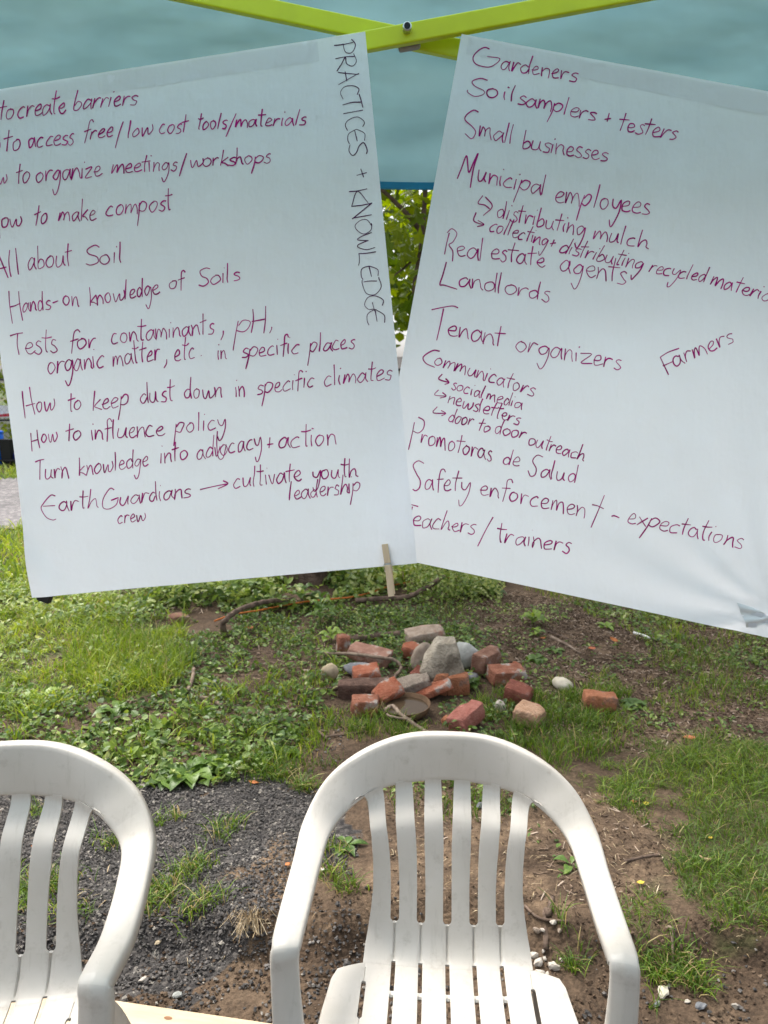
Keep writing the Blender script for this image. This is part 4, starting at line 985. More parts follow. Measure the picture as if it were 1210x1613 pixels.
flake('fallen_leaf', 1108, 1364, .052, .026, 105, 'drytan', 'curled tan dead leaf on the lawn at the right', 'leaf', .5, .02, tilt=35)
flake('fallen_leaf', 1017, 1268, .026, .022, 20, 'yellow', 'yellow leaf fallen on bare soil beside an orange one', 'leaf')
flake('fallen_leaf', 998, 1265, .020, .018, 60, 'rust', 'small orange leaf fallen beside the yellow one', 'leaf')
flake('fallen_leaf', 1009, 1393, .024, .014, 10, 'yellow', 'small golden leaf in the grass right of the chair arm', 'leaf')
flake('fallen_leaf', 1119, 1322, .016, .012, 40, 'yellow', 'tiny yellow leaf in the lawn above the tan leaf', 'leaf')
flake('brick_chip', 1086, 1164, .060, .035, 5, 'terracotta', 'flat terracotta chip at the top of the right lawn', 'chip', .15)
flake('brick_chip', 932, 1027, .045, .035, 20, 'terracotta', 'terracotta chip on the mulch above the lone brick', 'chip', .35, .02)
flake('fallen_leaf', 967, 1016, .050, .022, -40, 'rust', 'bright orange dead leaf standing on the mulch', 'leaf', .4, .03, tilt=30)
flake('fallen_leaf', 855, 1007, .04, .02, 30, 'rust', 'orange dead leaf on soil near the seedling', 'leaf', .4)
flake('fallen_leaf', 394, 997, .06, .035, 10, 'rust', 'rust brown dead leaf under the arched branch', 'leaf', .4, .03)
flake('fallen_leaf', 400, 1235, .040, .018, -15, 'rust', 'rust orange dead leaf on the gravel edge', 'leaf', .3)
flake('fallen_leaf', 453, 1366, .018, .014, 60, 'rust', 'orange leaf scrap by the left arm of the middle chair', 'leaf', .3, .01)
flake('fallen_leaf', 58, 1336, .032, .018, 10, 'rust', 'brown dead leaf seen through the left chair slats', 'leaf', .3)
flake('white_shell', 507, 1373, .020, .014, -30, 'chair', 'white shell scrap on soil inside the middle chair arm', 'shell', .5, .006)
p = rough_box(.12, .08, .055, chip=1.0); o = mesh('brick', *p, BM['brown'], smooth=True); o.rotation_euler = (R(5), R(6), R(25)); settle(o, 282, 982); tag(o, 'broken brown brick alone in the grass on the left', 'brick')
p = rough_box(.045, .035, .03, chip=1.0); o = mesh('brick', *p, BM['bright'], smooth=True); o.rotation_euler = (R(5), R(6), R(25)); settle(o, 811, 1052); tag(o, 'tiny orange brick scrap touching the mortar spotted red brick', 'brick')
p = rough_box(.06, .04, .03, chip=1.0); o = mesh('brick', *p, BM['orange'], smooth=True); o.rotation_euler = (R(5), R(-6), R(5)); settle(o, 706, 1138); tag(o, 'small orange brick scrap left of the rose red brick', 'brick')
# tuft of dead straw between the chairs
sb = G(396, 1490); V, F, tn = [], [], []
for k in range(90):
    a = rng.normal(-1.9, 1.3); Ls = rng.uniform(.02, .075) * rng.uniform(.5, 1.1); h_ = rng.uniform(-.005, .035)
    st = np.array([rng.normal(0, .014), rng.normal(0, .012), .014 + rng.uniform(0, .012)]); d = np.array([math.cos(a), math.sin(a), 0])
    pts = [st, st + d * Ls * .45 + [0, 0, h_], st + d * Ls + [0, 0, h_ * .2 - .012]]
    w = np.array([-d[1], d[0], 0]) * rng.uniform(.0005, .0011); b_ = len(V)
    for p in pts: V += [p - w, p + w]
    F += [[b_, b_ + 1, b_ + 3, b_ + 2], [b_ + 2, b_ + 3, b_ + 5, b_ + 4]]; tn += [rng.random()] * 6
o = mesh('straw_tuft', V, F, M['straw'], tint=tn); o.location = tuple(sb); tag(o, 'tuft of dead straw coloured grass on the soil between the chairs', 'dead grass')

# ------------------------------------------------------------------ grass, ground cover, chips, gravel (uncountable: one object each)
def sample(P, dens):
    lo, hi = P.min(0), P.max(0); n = int(dens * np.prod(hi - lo))
    x = rng.uniform(lo[0], hi[0], n); y = rng.uniform(lo[1], hi[1], n); k = inside(P, x + (fbm(x, y, 5) - .5) * .3, y + (fbm(x + 5, y, 5) - .5) * .3)
    return x[k], y[k]
BRK = [(o.location.x, o.location.y, max(o.dimensions.x, o.dimensions.y) * .42) for o in bpy.data.objects if o.name.split('.')[0] in ('brick', 'boulder', 'rock', 'cobble', 'white_rock', 'plant_saucer')]
for i, b in enumerate(BRK):
    if b[2] < .01: BRK[i] = (b[0], b[1], .11)
BRK.append((float(G(488, 914)[0]), float(G(488, 914)[1]) - .36, .24))
def clear_of(x, y, f=1.0):
    k = np.ones(len(x), bool)
    for bx, by, r in BRK: k &= (x - bx) ** 2 + (y - by) ** 2 > (r * f) ** 2
    return k
class Blades:
    def __init__(s): s.V, s.F, s.t, s.n = [], [], [], 0
    def add(s, x, y, h, w, tint, bend=.5, spread=None, z=None):
        n = len(x)
        if not n: return
        z = height(x, y) - .004 if z is None else z
        a = rng.uniform(0, 2 * np.pi, n); L = h * bend * rng.uniform(.2, 1.3, n)
        f = rng.uniform(0, 2 * np.pi, n); wx, wy = np.cos(f) * w / 2, np.sin(f) * w / 2
        V = np.zeros((n, 7, 3)); base = np.stack([x, y, z], 1)
        for k, (t, ww) in enumerate(((0, .8), (.4, 1), (.75, .75))):
            c = base + np.stack([np.cos(a) * L * t ** 2, np.sin(a) * L * t ** 2, h * (t - .25 * t * t * bend)], 1)
            V[:, 2 * k] = c + np.stack([wx * ww, wy * ww, 0 * wx], 1); V[:, 2 * k + 1] = c - np.stack([wx * ww, wy * ww, 0 * wx], 1)
        V[:, 6] = base + np.stack([np.cos(a) * L, np.sin(a) * L, h * (1 - .32 * bend)], 1)
        o = s.n + np.arange(n)[:, None] * 7
        q = np.concatenate([o + [0, 1, 3, 2], o + [2, 3, 5, 4]]); tr = o + [4, 5, 6]
        s.V.append(V.reshape(-1, 3)); s.F += q.tolist() + tr.tolist(); s.t.append(np.repeat(np.clip(tint, 0, 1), 7)); s.n += 7 * n
    def build(s, nm, mat, label):
        o = mesh(nm, np.vstack(s.V), s.F, M[mat], tint=np.concatenate(s.t)); tag(o, label, 'grass', kind='stuff'); return o
def grass_patch(B, pts, dens, h, w=.0034, tint=.5, patch=.35, scale=4, bend=.7, world=None):
    P = poly(pts) if world is None else np.array(world); x, y = sample(P, dens)
    f = fbm(x + 20, y, scale); k = (f > patch) & clear_of(x, y, .9); x, y, f = x[k], y[k], f[k]
    n = len(x); hh = rng.uniform(h[0], h[1], n) * (.55 + .9 * np.clip((f - patch) / .3, 0, 1)) * np.where(rng.random(n) < .06, 1.5, 1)
    tt = tint + rng.normal(0, .17, n) + (fbm(x, y, 2.2) - .5) * .5
    tt = np.where(rng.random(n) < .06, 1.0, np.clip(tt, 0, .9))
    B.add(x, y, hh, w * rng.uniform(.6, 1.4, n), tt, bend)
B = Blades()
grass_patch(B, [(-500, 908), (265, 920), (300, 1000), (262, 1090), (130, 1115), (-500, 1135)], 3800, (.03, .10), .0050, .84, .42, 5, 1.0)
grass_patch(B, [(120, 1000), (290, 1000), (300, 1060), (200, 1095), (100, 1085)], 4000, (.06, .13), .0028, .58, .2, 3)
grass_patch(B, [(890, 1215), (1000, 1180), (1210, 1165), (1500, 1175), (1650, 1490), (1210, 1498), (1015, 1497), (975, 1440), (1005, 1405), (1090, 1330), (1000, 1290), (930, 1262)], 12500, (.022, .068), .0026, .45, .37, 6, 1.1)
grass_patch(B, [(770, 1092), (985, 1085), (960, 1180), (900, 1215), (840, 1195), (740, 1170)], 9000, (.03, .08), .0030, .42, .30, 6)
grass_patch(B, [(540, 1120), (700, 1135), (760, 1165), (560, 1180), (490, 1215), (400, 1240), (330, 1180), (430, 1150)], 6500, (.03, .08), .0030, .45, .38, 6)
grass_patch(B, [(900, 1060), (1210, 1000), (1500, 1010), (1500, 1170), (1000, 1180)], 4200, (.025, .06), .003, .55, .46, 4)
grass_patch(B, [(800, 900), (1210, 970), (1500, 1000), (1500, 1060), (1000, 1010)], 2600, (.03, .08), .0036, .62, .48, 3)
grass_patch(B, [(-400, 1060), (520, 1060), (520, 1180), (330, 1235), (-400, 1235)], 2000, (.03, .09), .0036, .62, .50, 4)
grass_patch(B, [(500, 960), (760, 950), (800, 1080), (500, 1090)], 1400, (.03, .07), .0032, .5, .5, 5)
grass_patch(B, [(835, 1450), (960, 1460), (985, 1540), (880, 1500)], 7000, (.03, .08), .0026, .35, .42, 6)
grass_patch(B, [(610, 1200), (800, 1200), (830, 1300), (620, 1290)], 6000, (.03, .07), .0028, .42, .4, 6)
# short tufts on the gravel and along the left bank
for px, py, r_, n_ in [(360, 1302, .05, 60), (345, 1318, .04, 40), (315, 1365, .05, 70), (290, 1378, .05, 70), (255, 1405, .07, 140), (240, 1425, .06, 120), (330, 1420, .05, 60), (300, 1440, .04, 50), (280, 1290, .03, 30), (180, 1330, .05, 70), (30, 1420, .08, 200), (70, 1395, .08, 200), (0, 1400, .08, 160), (110, 1440, .05, 80), (60, 1280, .04, 50), (520, 1380, .04, 60), (545, 1400, .04, 60), (525, 1340, .05, 60), (250, 1300, .03, 30),
                       (880, 1080, .035, 160), (905, 1100, .04, 150), (1040, 1540, .04, 120), (1075, 1530, .06, 260), (1100, 1555, .03, 80), (1010, 1520, .03, 50), (900, 1525, .03, 70), (930, 1140, .05, 120), (1030, 1590, .015, 14), (90, 1175, .06, 80), (480, 1240, .05, 120), (440, 1225, .06, 150), (770, 1130, .05, 160), (640, 1160, .05, 130), (570, 1150, .05, 130)]:
    c = G(px, py); n = int(n_ * 1.2); x = c[0] + rng.normal(0, r_ * .6, n); y = c[1] + rng.normal(0, r_ * .5, n)
    B.add(x, y, rng.uniform(.025, .085, n), rng.uniform(.002, .0042, n), np.where(rng.random(n) < .15, 1., np.clip(rng.normal(.45, .2, n), 0, .9)), 1.0)
for k in range(70):                              # bright broad-bladed sprouts among the creeping leaves
    c = G(rng.uniform(-60, 540), rng.uniform(930, 1215)); n = int(rng.integers(5, 14))
    B.add(c[0] + rng.normal(0, .018, n), c[1] + rng.normal(0, .018, n), rng.uniform(.06, .13, n), rng.uniform(.004, .008, n), np.clip(rng.normal(.78, .10, n), 0, .93), .9)
B.build('grass', 'blade', 'short green grass growing in patches on the soil')
B = Blades()
grass_patch(B, None, 500, (.06, .14), .012, .85, .30, 1.5, world=[(-12, 5.6), (7, 5.6), (7, 7.9), (-12, 7.9)])
grass_patch(B, None, 260, (.05, .12), .016, .85, .28, 1.5, world=[(-14, 11.75), (9, 11.75), (9, 15), (-14, 15)])
grass_patch(B, None, 900, (.04, .10), .006, .6, .35, 2, world=[(3.0, 2.2), (7, 2.2), (7, 5.8), (3.2, 5.8)])
grass_patch(B, None, 900, (.04, .10), .006, .65, .35, 2, world=[(-7, 2.4), (-2.6, 2.4), (-2.8, 5.8), (-7, 5.8)])
B.build('lawn_grass', 'blade', 'bright lawn grass along the gravel path farther off')
# fibrous dead roots and straw lying on bare soil
B = Blades()
for pts, dn in (([(830, 1240), (1010, 1260), (1090, 1330), (1000, 1420), (830, 1440), (600, 1440), (610, 1260)], 1100), ([(760, 930), (1210, 975), (1400, 1150), (900, 1180)], 260), ([(1000, 1480), (1210, 1480), (1400, 1480), (1400, 1540), (1000, 1540)], 1500), ([(-300, 1240), (560, 1240), (440, 1560), (-300, 1560)], 90)):
    x, y = sample(poly(pts), dn); n = len(x)
    B.add(x, y, rng.uniform(.004, .016, n), rng.uniform(.0012, .0028, n), rng.uniform(0, 1, n), 3.2, z=height(x, y) + .004)
o = B.build('dry_grass', 'straw', 'dry straw bits and dead roots lying on the bare soil')

class Leaves:
    T = np.array([[0, 0, 0], [.28, .27, .07], [.68, .25, .05], [1, 0, -.06], [.68, -.25, .05], [.28, -.27, .07], [.3, 0, 0], [.7, 0, -.01]])
    FT = [[0, 6, 1], [6, 7, 2, 1], [7, 3, 2], [0, 5, 6], [6, 5, 4, 7], [7, 4, 3]]
    def __init__(s, T=None, FT=None):
        s.V, s.F, s.t, s.n = [], [], [], 0
        if T is not None: s.T, s.FT = T, FT
    def add(s, P, size, tint, tilt=.5, wide=1.0, pitch0=0.0):
        n = len(P)
        if not n: return
        a = rng.uniform(0, 2 * np.pi, n); pit = pitch0 + rng.normal(0, tilt, n); rol = rng.normal(0, tilt * .8, n)
        T = s.T[None] * np.stack([np.ones(n), wide * rng.uniform(.8, 1.25, n), rng.uniform(.3, 2, n)], 1)[:, None] * np.asarray(size)[:, None, None]
        def rot(T, i, j, th):
            c, q = np.cos(th)[:, None], np.sin(th)[:, None]; A, D = T[..., i].copy(), T[..., j].copy()
            T[..., i] = c * A - q * D; T[..., j] = q * A + c * D
        rot(T, 1, 2, rol); rot(T, 0, 2, pit); rot(T, 0, 1, a)
        k = T.shape[1]; s.V.append((T + P[:, None]).reshape(-1, 3))
        o = s.n + np.arange(n)[:, None] * k
        for f in s.FT: s.F += (o + f).tolist()
        s.t.append(np.repeat(np.clip(tint, 0, 1), k)); s.n += n * k
    def build(s, nm, mat, parent=None):
        return mesh(nm, np.vstack(s.V), s.F, M[mat], parent, tint=np.concatenate(s.t))
def cover(Lv, pts, dens, size, hgt, tint=.45, patch=.35, scale=4, tilt=.45):
    P = poly(pts); x, y = sample(P, dens); f = fbm(x + 40, y + 9, scale); k = (f > patch) & clear_of(x, y, .95); x, y, f = x[k], y[k], f[k]; n = len(x)
    z = height(x, y) + rng.uniform(.004, 1, n) ** 1.3 * hgt * np.clip((f - patch) / .2, .25, 1.2)
    Lv.add(np.stack([x, y, z], 1), rng.uniform(*size, n), tint + rng.normal(0, .2, n) + (fbm(x, y, 3) - .5) * .5, tilt)
L = Leaves()
cover(L, [(-400, 1085), (120, 1100), (300, 1000), (260, 930), (480, 905), (640, 925), (700, 985), (640, 1010), (540, 1090), (480, 1150), (400, 1215), (330, 1238), (-400, 1240)], 4300, (.010, .036), .06, .48, .43, 6, .6)
cover(L, [(150, 1140), (480, 1130), (400, 1215), (320, 1240), (60, 1235)], 2600, (.014, .050), .08, .52, .36, 7, .6)
cover(L, [(-400, 1000), (300, 1010), (320, 1090), (-400, 1110)], 900, (.015, .05), .08, .7, .4, 5)
cover(L, [(-400, 915), (260, 925), (290, 1000), (-400, 1000)], 700, (.015, .045), .09, .75, .42, 5)
cover(L, [(225, 905), (470, 895), (640, 905), (640, 935), (470, 965), (240, 965)], 2400, (.03, .075), .14, .72, .25, 3, .6)
cover(L, [(640, 885), (790, 905), (780, 950), (640, 955)], 9000, (.015, .035), .17, .78, .15, 3, .7)
cover(L, [(600, 985), (760, 980), (800, 1050), (720, 1100), (560, 1090)], 3200, (.014, .034), .06, .42, .34, 5)
cover(L, [(700, 1085), (830, 1060), (850, 1190), (700, 1150)], 2600, (.014, .034), .06, .45, .40, 6)
cover(L, [(790, 1000), (1210, 1040), (1400, 1100), (1300, 1180), (900, 1160)], 1700, (.012, .030), .04, .55, .46, 5)
cover(L, [(900, 950), (1400, 990), (1400, 1080), (1050, 1030)], 2600, (.016, .036), .06, .55, .44, 4)
cover(L, [(-600, 900), (250, 905), (250, 985), (-600, 1010)], 2200, (.015, .050), .08, .75, .35, 5)
cover(L, [(600, 1200), (840, 1200), (860, 1290), (600, 1290)], 1800, (.012, .03), .04, .45, .45, 6)
cover(L, [(480, 940), (900, 960), (900, 1000), (480, 1000)], 1700, (.012, .03), .05, .58, .42, 5)
cover(L, [(830, 1300), (930, 1300), (930, 1380), (840, 1400)], 500, (.012, .03), .03, .5, .5, 6)
o = L.build('ground_cover_leaves', 'leaf'); tag(o, 'low creeping leafy ground cover between the tree and the chairs', 'ground cover', kind='stuff')

def bits(nm, mat, label, cat, specs, kindshape):
    """many small solid bits lying on the ground, one mesh"""
    Vs, Fs, ts, n0 = [], [], [], 0
    for pts, dens, size, asp, patch, sc_ in specs:
        P = poly(pts); x, y = sample(P, dens); f = fbm(x + 3, y + 30, sc_); k = (f > patch) & clear_of(x, y, .8); x, y = x[k], y[k]; n = len(x)
        if not n: continue
        s = rng.uniform(size[0], size[1], n) * rng.uniform(.6, 1.1, n)
        if kindshape == 'chip':
            T = np.array([[-1, -.5, -.5], [1, -.35, -.5], [1.05, .4, -.5], [-.9, .5, -.5], [-.95, -.4, .5], [.95, -.4, .5], [.9, .45, .5], [-1, .35, .5]]) / 2
            FT = [[3, 2, 1, 0], [4, 5, 6, 7], [0, 1, 5, 4], [1, 2, 6, 5], [2, 3, 7, 6], [3, 0, 4, 7]]
        else:
            T = np.array([[1, 0, 0], [-1, 0, .1], [.1, 1, 0], [0, -1, .1], [.1, .05, 1], [0, 0, -1], [.55, .55, .55], [-.5, -.55, .5], [-.55, .5, .45], [.5, -.5, .55]]) / 2
            FT = [[0, 6, 4], [6, 2, 4], [2, 8, 4], [8, 1, 4], [1, 7, 4], [7, 3, 4], [3, 9, 4], [9, 0, 4], [0, 2, 6], [2, 1, 8], [1, 3, 7], [3, 0, 9], [2, 0, 5], [1, 2, 5], [3, 1, 5], [0, 3, 5]]
        Tn = T[None] * np.stack([s * asp[0], s * asp[1] * rng.uniform(.6, 1.3, n), s * asp[2] * rng.uniform(.6, 1.3, n)], 1)[:, None]
        Tn = Tn + rng.normal(0, .09, Tn.shape) * s[:, None, None] * np.array(asp)[None, None]
        a = rng.uniform(0, 2 * np.pi, n); p = rng.normal(0, .25, n)
        def rot(i, j, th):
            c, q = np.cos(th)[:, None], np.sin(th)[:, None]; A, D = Tn[..., i].copy(), Tn[..., j].copy(); Tn[..., i] = c * A - q * D; Tn[..., j] = q * A + c * D
        rot(0, 2, p); rot(1, 2, rng.normal(0, .25, n)); rot(0, 1, a)
        base = np.stack([x, y, height(x, y) + s * asp[2] * .25 + .002], 1)
        k8 = T.shape[0]; Vs.append((Tn + base[:, None]).reshape(-1, 3)); o_ = n0 + np.arange(n)[:, None] * k8
        for f_ in FT: Fs += (o_ + f_).tolist()
        ts.append(np.repeat(rng.random(n), k8)); n0 += n * k8
    o = mesh(nm, np.vstack(Vs), Fs, M[mat], tint=np.concatenate(ts)); return tag(o, label, cat, kind='stuff')
bits('gravel', 'stones', 'dark grey crushed stone strewn between the two chairs', 'gravel', [
    ([(-330, 1240), (200, 1235), (300, 1240), (400, 1208), (520, 1250), (565, 1335), (545, 1372), (450, 1392), (430, 1480), (330, 1545), (170, 1585), (-330, 1600)], 17000, (.005, .0135), (1, .8, .55), .14, 5),
    ([(-330, 1420), (560, 1420), (560, 1700), (-330, 1700)], 4200, (.005, .017), (1, .8, .6), .36, 6),
    ([(480, 1380), (900, 1440), (1250, 1500), (1300, 1700), (400, 1700)], 900, (.006, .020), (1, .8, .6), .42, 6),
    ([(400, 1120), (560, 1130), (560, 1190), (400, 1230)], 1500, (.006, .016), (1, .8, .6), .45, 6)], 'stone')
bits('bark_chips', 'chips', 'brown bark chips and wood scraps scattered over the soil', 'bark chips', [
    ([(730, 920), (1000, 945), (1450, 1030), (1450, 1160), (1210, 1180), (960, 1190), (880, 1150), (820, 1060), (720, 990)], 4600, (.008, .034), (1, .30, .16), .22, 5),
    ([(820, 1230), (1010, 1260), (1100, 1335), (1000, 1420), (840, 1440)], 1500, (.008, .035), (1, .25, .15), .30, 5),
    ([(100, 900), (470, 890), (470, 935), (230, 990), (100, 960)], 1300, (.015, .05), (1, .30, .14), .30, 4),
    ([(-400, 930), (300, 930), (320, 1110), (-400, 1110)], 700, (.012, .045), (1, .30, .14), .45, 5),
    ([(-400, 860), (60, 868), (90, 895), (-400, 890)], 900, (.02, .06), (1, .3, .2), .2, 3),
    ([(-400, 1000), (560, 1000), (520, 1180), (-400, 1230)], 1100, (.010, .045), (1, .25, .2), .36, 6),
    ([(110, 905), (300, 905), (290, 985), (120, 990)], 1600, (.012, .04), (1, .3, .16), .25, 5),
    ([(600, 1240), (840, 1240), (840, 1500), (600, 1480)], 600, (.01, .035), (1, .2, .2), .35, 5)], 'chip')
bits('soil_clods', 'clods', 'crumbs of brown soil on the bare ground by the chairs', 'soil', [
    ([(-330, 1440), (600, 1400), (1500, 1470), (1500, 1750), (-330, 1750)], 3400, (.004, .015), (1, .9, .6), .38, 6),
    ([(600, 1230), (1010, 1260), (1100, 1335), (1000, 1430), (600, 1480)], 2000, (.004, .011), (1, .9, .6), .38, 6),
    ([(740, 930), (1400, 1030), (1400, 1180), (900, 1180), (780, 1050)], 2200, (.006, .018), (1, .9, .6), .3, 5),
    ([(440, 1100), (600, 1110), (580, 1170), (450, 1170)], 3000, (.005, .014), (1, .9, .6), .3, 5)], 'stone')

# ------------------------------------------------------------------ single plants
def weed(px, py, nleaf, ln, wd, rise, label, cat='weed', tint=.5, stem=0.0, group=None, seedy=0, name='broadleaf_weed'):
    V, F, tn = [], [], []
    for i in range(nleaf):
        a = i * 2.4 + rng.normal(0, .3); f = (i + .5) / nleaf
        s0 = np.array([0, 0, stem * (.25 + .75 * f)]) + rng.normal(0, .004, 3)
        L_ = ln * rng.uniform(.75, 1.15) * (1 - .35 * f * (stem > 0)); W_ = wd * L_ / ln * rng.uniform(.85, 1.15); up = rise * rng.uniform(.5, 1.3) + .5 * f * rise
        d = np.array([math.cos(a), math.sin(a), 0]); q = np.array([-d[1], d[0], 0]); b_ = len(V); tv = np.clip(tint + rng.normal(0, .15), 0, 1)
        ns = 7
        for k in range(ns):
            u = k / (ns - 1); w = W_ / 2 * (max(0, math.sin(math.pi * min(1, max(0, (u - .12) / .88)) ** .75)) + .06)
            c = s0 + d * L_ * (u - .18 * u * u * up) + np.array([0, 0, up * L_ * (1.15 * u - 1.05 * u * u)])
            wv = 1 + .10 * math.sin(9 * u + i)
            V += [c + q * w * wv + [0, 0, w * .35], c, c - q * w * wv + [0, 0, w * .35]]; tn += [tv, tv, tv]
        for k in range(ns - 1):
            for s in (0, 1): F.append([b_ + k * 3 + s, b_ + k * 3 + s + 1, b_ + k * 3 + s + 4, b_ + k * 3 + s + 3])
    if stem > 0:
        v, f = tube_vf([[0, 0, -.01], [.004, .002, stem * .5], [0, .003, stem]], .0025, 5); k = len(V); V += list(v); F += [[i + k for i in q] for q in f]; tn += [.5] * len(v)
    o = mesh(name, V, F, M['weed'], smooth=True, tint=tn); p = G(px, py); o.location = (p[0], p[1], p[2] - .003); o.rotation_euler = (0, 0, rng.uniform(0, 6))
    return tag(o, label, cat, group)
weed(300, 1222, 13, .115, .055, .55, 'broad rounded plantain rosette at the gravel edge between the chairs', tint=.4)
weed(335, 1208, 10, .095, .05, .6, 'second plantain rosette just right of the gravel edge one', tint=.45)
weed(262, 1228, 8, .09, .05, .35, 'flat plantain rosette lying on the gravel above the left chair', tint=.35)
weed(545, 1332, 9, .075, .028, .35, 'dandelion like rosette inside the left arm opening of the middle chair', tint=.45)
weed(505, 985, 16, .13, .05, .8, 'upright leafy weed clump in front of the tree, taller than the rest', tint=.5, stem=.16)
weed(522, 1010, 8, .10, .06, .6, 'bright yellow green seedling behind the small upright brick', tint=.95, stem=.06)
weed(760, 935, 12, .22, .10, .7, 'large leaved clump at the edge of the mulch under the right sheet', tint=.4)
weed(838, 985, 11, .12, .06, .8, 'bright seedling with pointed leaves standing alone on the mulch', tint=.95, stem=.07)
weed(848, 1002, 6, .075, .045, .5, 'tiny seedling just below the bright pointed leaved one', tint=.8, stem=.03)
weed(845, 1040, 16, .075, .04, .55, 'spreading green weed on soil above the cream oval stone', tint=.4)
weed(872, 1026, 11, .065, .034, .5, 'small weed beside the bark strip', tint=.4)
weed(995, 1112, 15, .085, .034, .6, 'grey green weed immediately right of the lone orange topped brick', tint=.3)
weed(925, 938, 12, .08, .035, .7, 'leafy weed touching the lower edge of the right sheet', tint=.8)
weed(955, 988, 13, .08, .034, .5, 'yellow green weed beside the standing orange leaf', tint=.75)
weed(475, 948, 6, .16, .11, .7, 'weed with two round dark leaves before the trunk', tint=.25, stem=.10)
weed(385, 935, 12, .18, .10, .8, 'big leaved bright weed left of the trunk', tint=.75, stem=.12)
weed(900, 1362, 6, .06, .022, .5, 'small rosette in the right arm opening of the middle chair', tint=.4)
weed(690, 1088, 9, .06, .04, .5, 'clover like plant sprouting right of the orange bricks', tint=.5, stem=.05)
weed(745, 1085, 22, .055, .032, .5, 'leafy clover clump between the orange brick and the mortar spotted brick', tint=.45, stem=.05)
weed(690, 1010, 6, .05, .03, .7, 'small sprig in front of the pale tan brick', tint=.8, stem=.06)
weed(735, 1020, 18, .075, .03, .6, 'green weed with toothed leaves behind the pale slate rock', tint=.4, stem=.06)
weed(180, 1120, 9, .10, .05, .5, 'pale leaved weed low in the cover left of the dark stick', tint=.6)
weed(60, 1105, 7, .14, .05, .6, 'long leaved weed at the left edge of the grass', tint=.8)
weed(245, 1150, 9, .09, .055, .5, 'rounded weed in the cover above the left chair rim', tint=.5)
weed(440, 1190, 8, .09, .05, .5, 'weed in the grass left of the middle chair top', tint=.45)

# ------------------------------------------------------------------ trees
def lobed():
    pts = [(0, 0)]
    for a, r in ((205, .30), (172, .42), (150, .33), (128, .62), (108, .50), (90, 1.0), (72, .50), (52, .62), (30, .33), (8, .42), (-25, .30)):
        pts.append((r * math.sin(R(a)) * 1.05, r * math.cos(R(a)) * .95))
    P = [(.42, 0, .0)] + [(x, y, -.16 * abs(y) + .02 * math.sin(9 * x)) for x, y in pts[1:]]
    P.append((0, 0, .0))
    n = len(pts) - 1
    F = [[0, i + 1, i + 2] for i in range(n - 1)] + [[0, n, n + 1], [0, n + 1, 1]]
    return np.array(P), F
LT, LF = lobed()
tree = thing('shade_tree', 'leafy tree with lobed leaves and rough trunk seen between and below the sheets', 'tree', tuple(G(488, 914))); o0 = np.array(tree.location)
tk = spline([[-.02, .02, -.1], [0, 0, .05], [.02, .02, .5], [.03, .05, 1.3], [.06, .1, 2.6], [.15, .2, 4.2], [.2, .3, 5.6]], 8)
V, F = tube_vf(tk, np.interp(np.linspace(0, 1, len(tk)), [0, .05, .2, .5, 1], [.30, .24, .185, .14, .05]), 18, .07); mesh('trunk', V, F, M['bark'], tree, smooth=True)
def branch(pts, r0, r1, par=None, nm='branch'):
    P = spline(pts, 6); V, F = tube_vf(P, np.linspace(r0, r1, len(P)), 8, .10); mesh(nm, V, F, M['bark'], par or tree, smooth=True)
for a in (.6, 2.0, 3.4, 4.6, 5.6):
    d = np.array([math.cos(a), math.sin(a) * .7, 0]); z0_ = rng.uniform(2.2, 3.8)
    branch([[.1, .12, z0_], np.array([.1, .12, z0_ + .5]) + d * .8, np.array([.1, .15, z0_ + .8]) + d * 1.8], .05, .012)
L = Leaves(LT, LF)
n = 5200; u = rng.normal(0, 1, (n, 3)); u /= np.linalg.norm(u, axis=1)[:, None]; rr = rng.random(n) ** .45
P = u * rr[:, None] * [2.7, 1.9, 1.9] + [.25, .3, 4.3]
k = fbm(P[:, 0] * 1.3 + 9, P[:, 2] * 1.3 + P[:, 1], 1.3) > .40; P = P[k]
L.add(P, rng.uniform(.09, .16, len(P)), .45 + rng.normal(0, .2, len(P)), .55, pitch0=.5)
n = 900; P = np.stack([rng.uniform(-2.6, 2.6, n), rng.uniform(5.2, 7.0, n), rng.uniform(2.0, 3.2, n)], 1); k = (P[:, 0] < -.3) | (P[:, 0] > .7); P = P[k] - o0
L.add(P, rng.uniform(.08, .15, len(P)), .5 + rng.normal(0, .25, len(P)), .5, pitch0=.6)
L.build('crown', 'crown', tree)
sap = thing('young_tree', 'slim young tree with a branch and big bright leaves in the gap between the sheets', 'tree', tuple(G(694, 890))); o1 = np.array(sap.location)
bA = [np.array([0, 0, -.1])] + [at_depth(*p, 5.3) - o1 for p in ((690, 800), (672, 620), (655, 500), (654, 456), (658, 425), (663, 395), (666, 363), (670, 300), (676, 220), (690, 120), (700, 0))]
branch(bA, .026, .011, sap, 'trunk')
branch([at_depth(*p, 5.3) - o1 for p in ((664, 366), (642, 338), (622, 318), (604, 301), (560, 268), (500, 235))], .017, .010, sap)
branch([at_depth(*p, 5.3) - o1 for p in ((652, 408), (634, 424), (616, 438), (590, 462))], .008, .004, sap)
L = Leaves(LT, LF)
n = 560; P = np.stack([rng.uniform(-.45, .75, n), rng.uniform(4.7, 6.2, n), rng.uniform(1.9, 3.3, n)], 1)
k = rng.random(n) < np.interp(P[:, 2], [1.9, 2.1, 2.4, 3.3], [.25, .6, 1, 1]); P = P[k] - o1
L.add(P, rng.uniform(.07, .15, len(P)), .78 + rng.normal(0, .25, len(P)), .5, pitch0=.75)
L.build('crown', 'crown', sap)
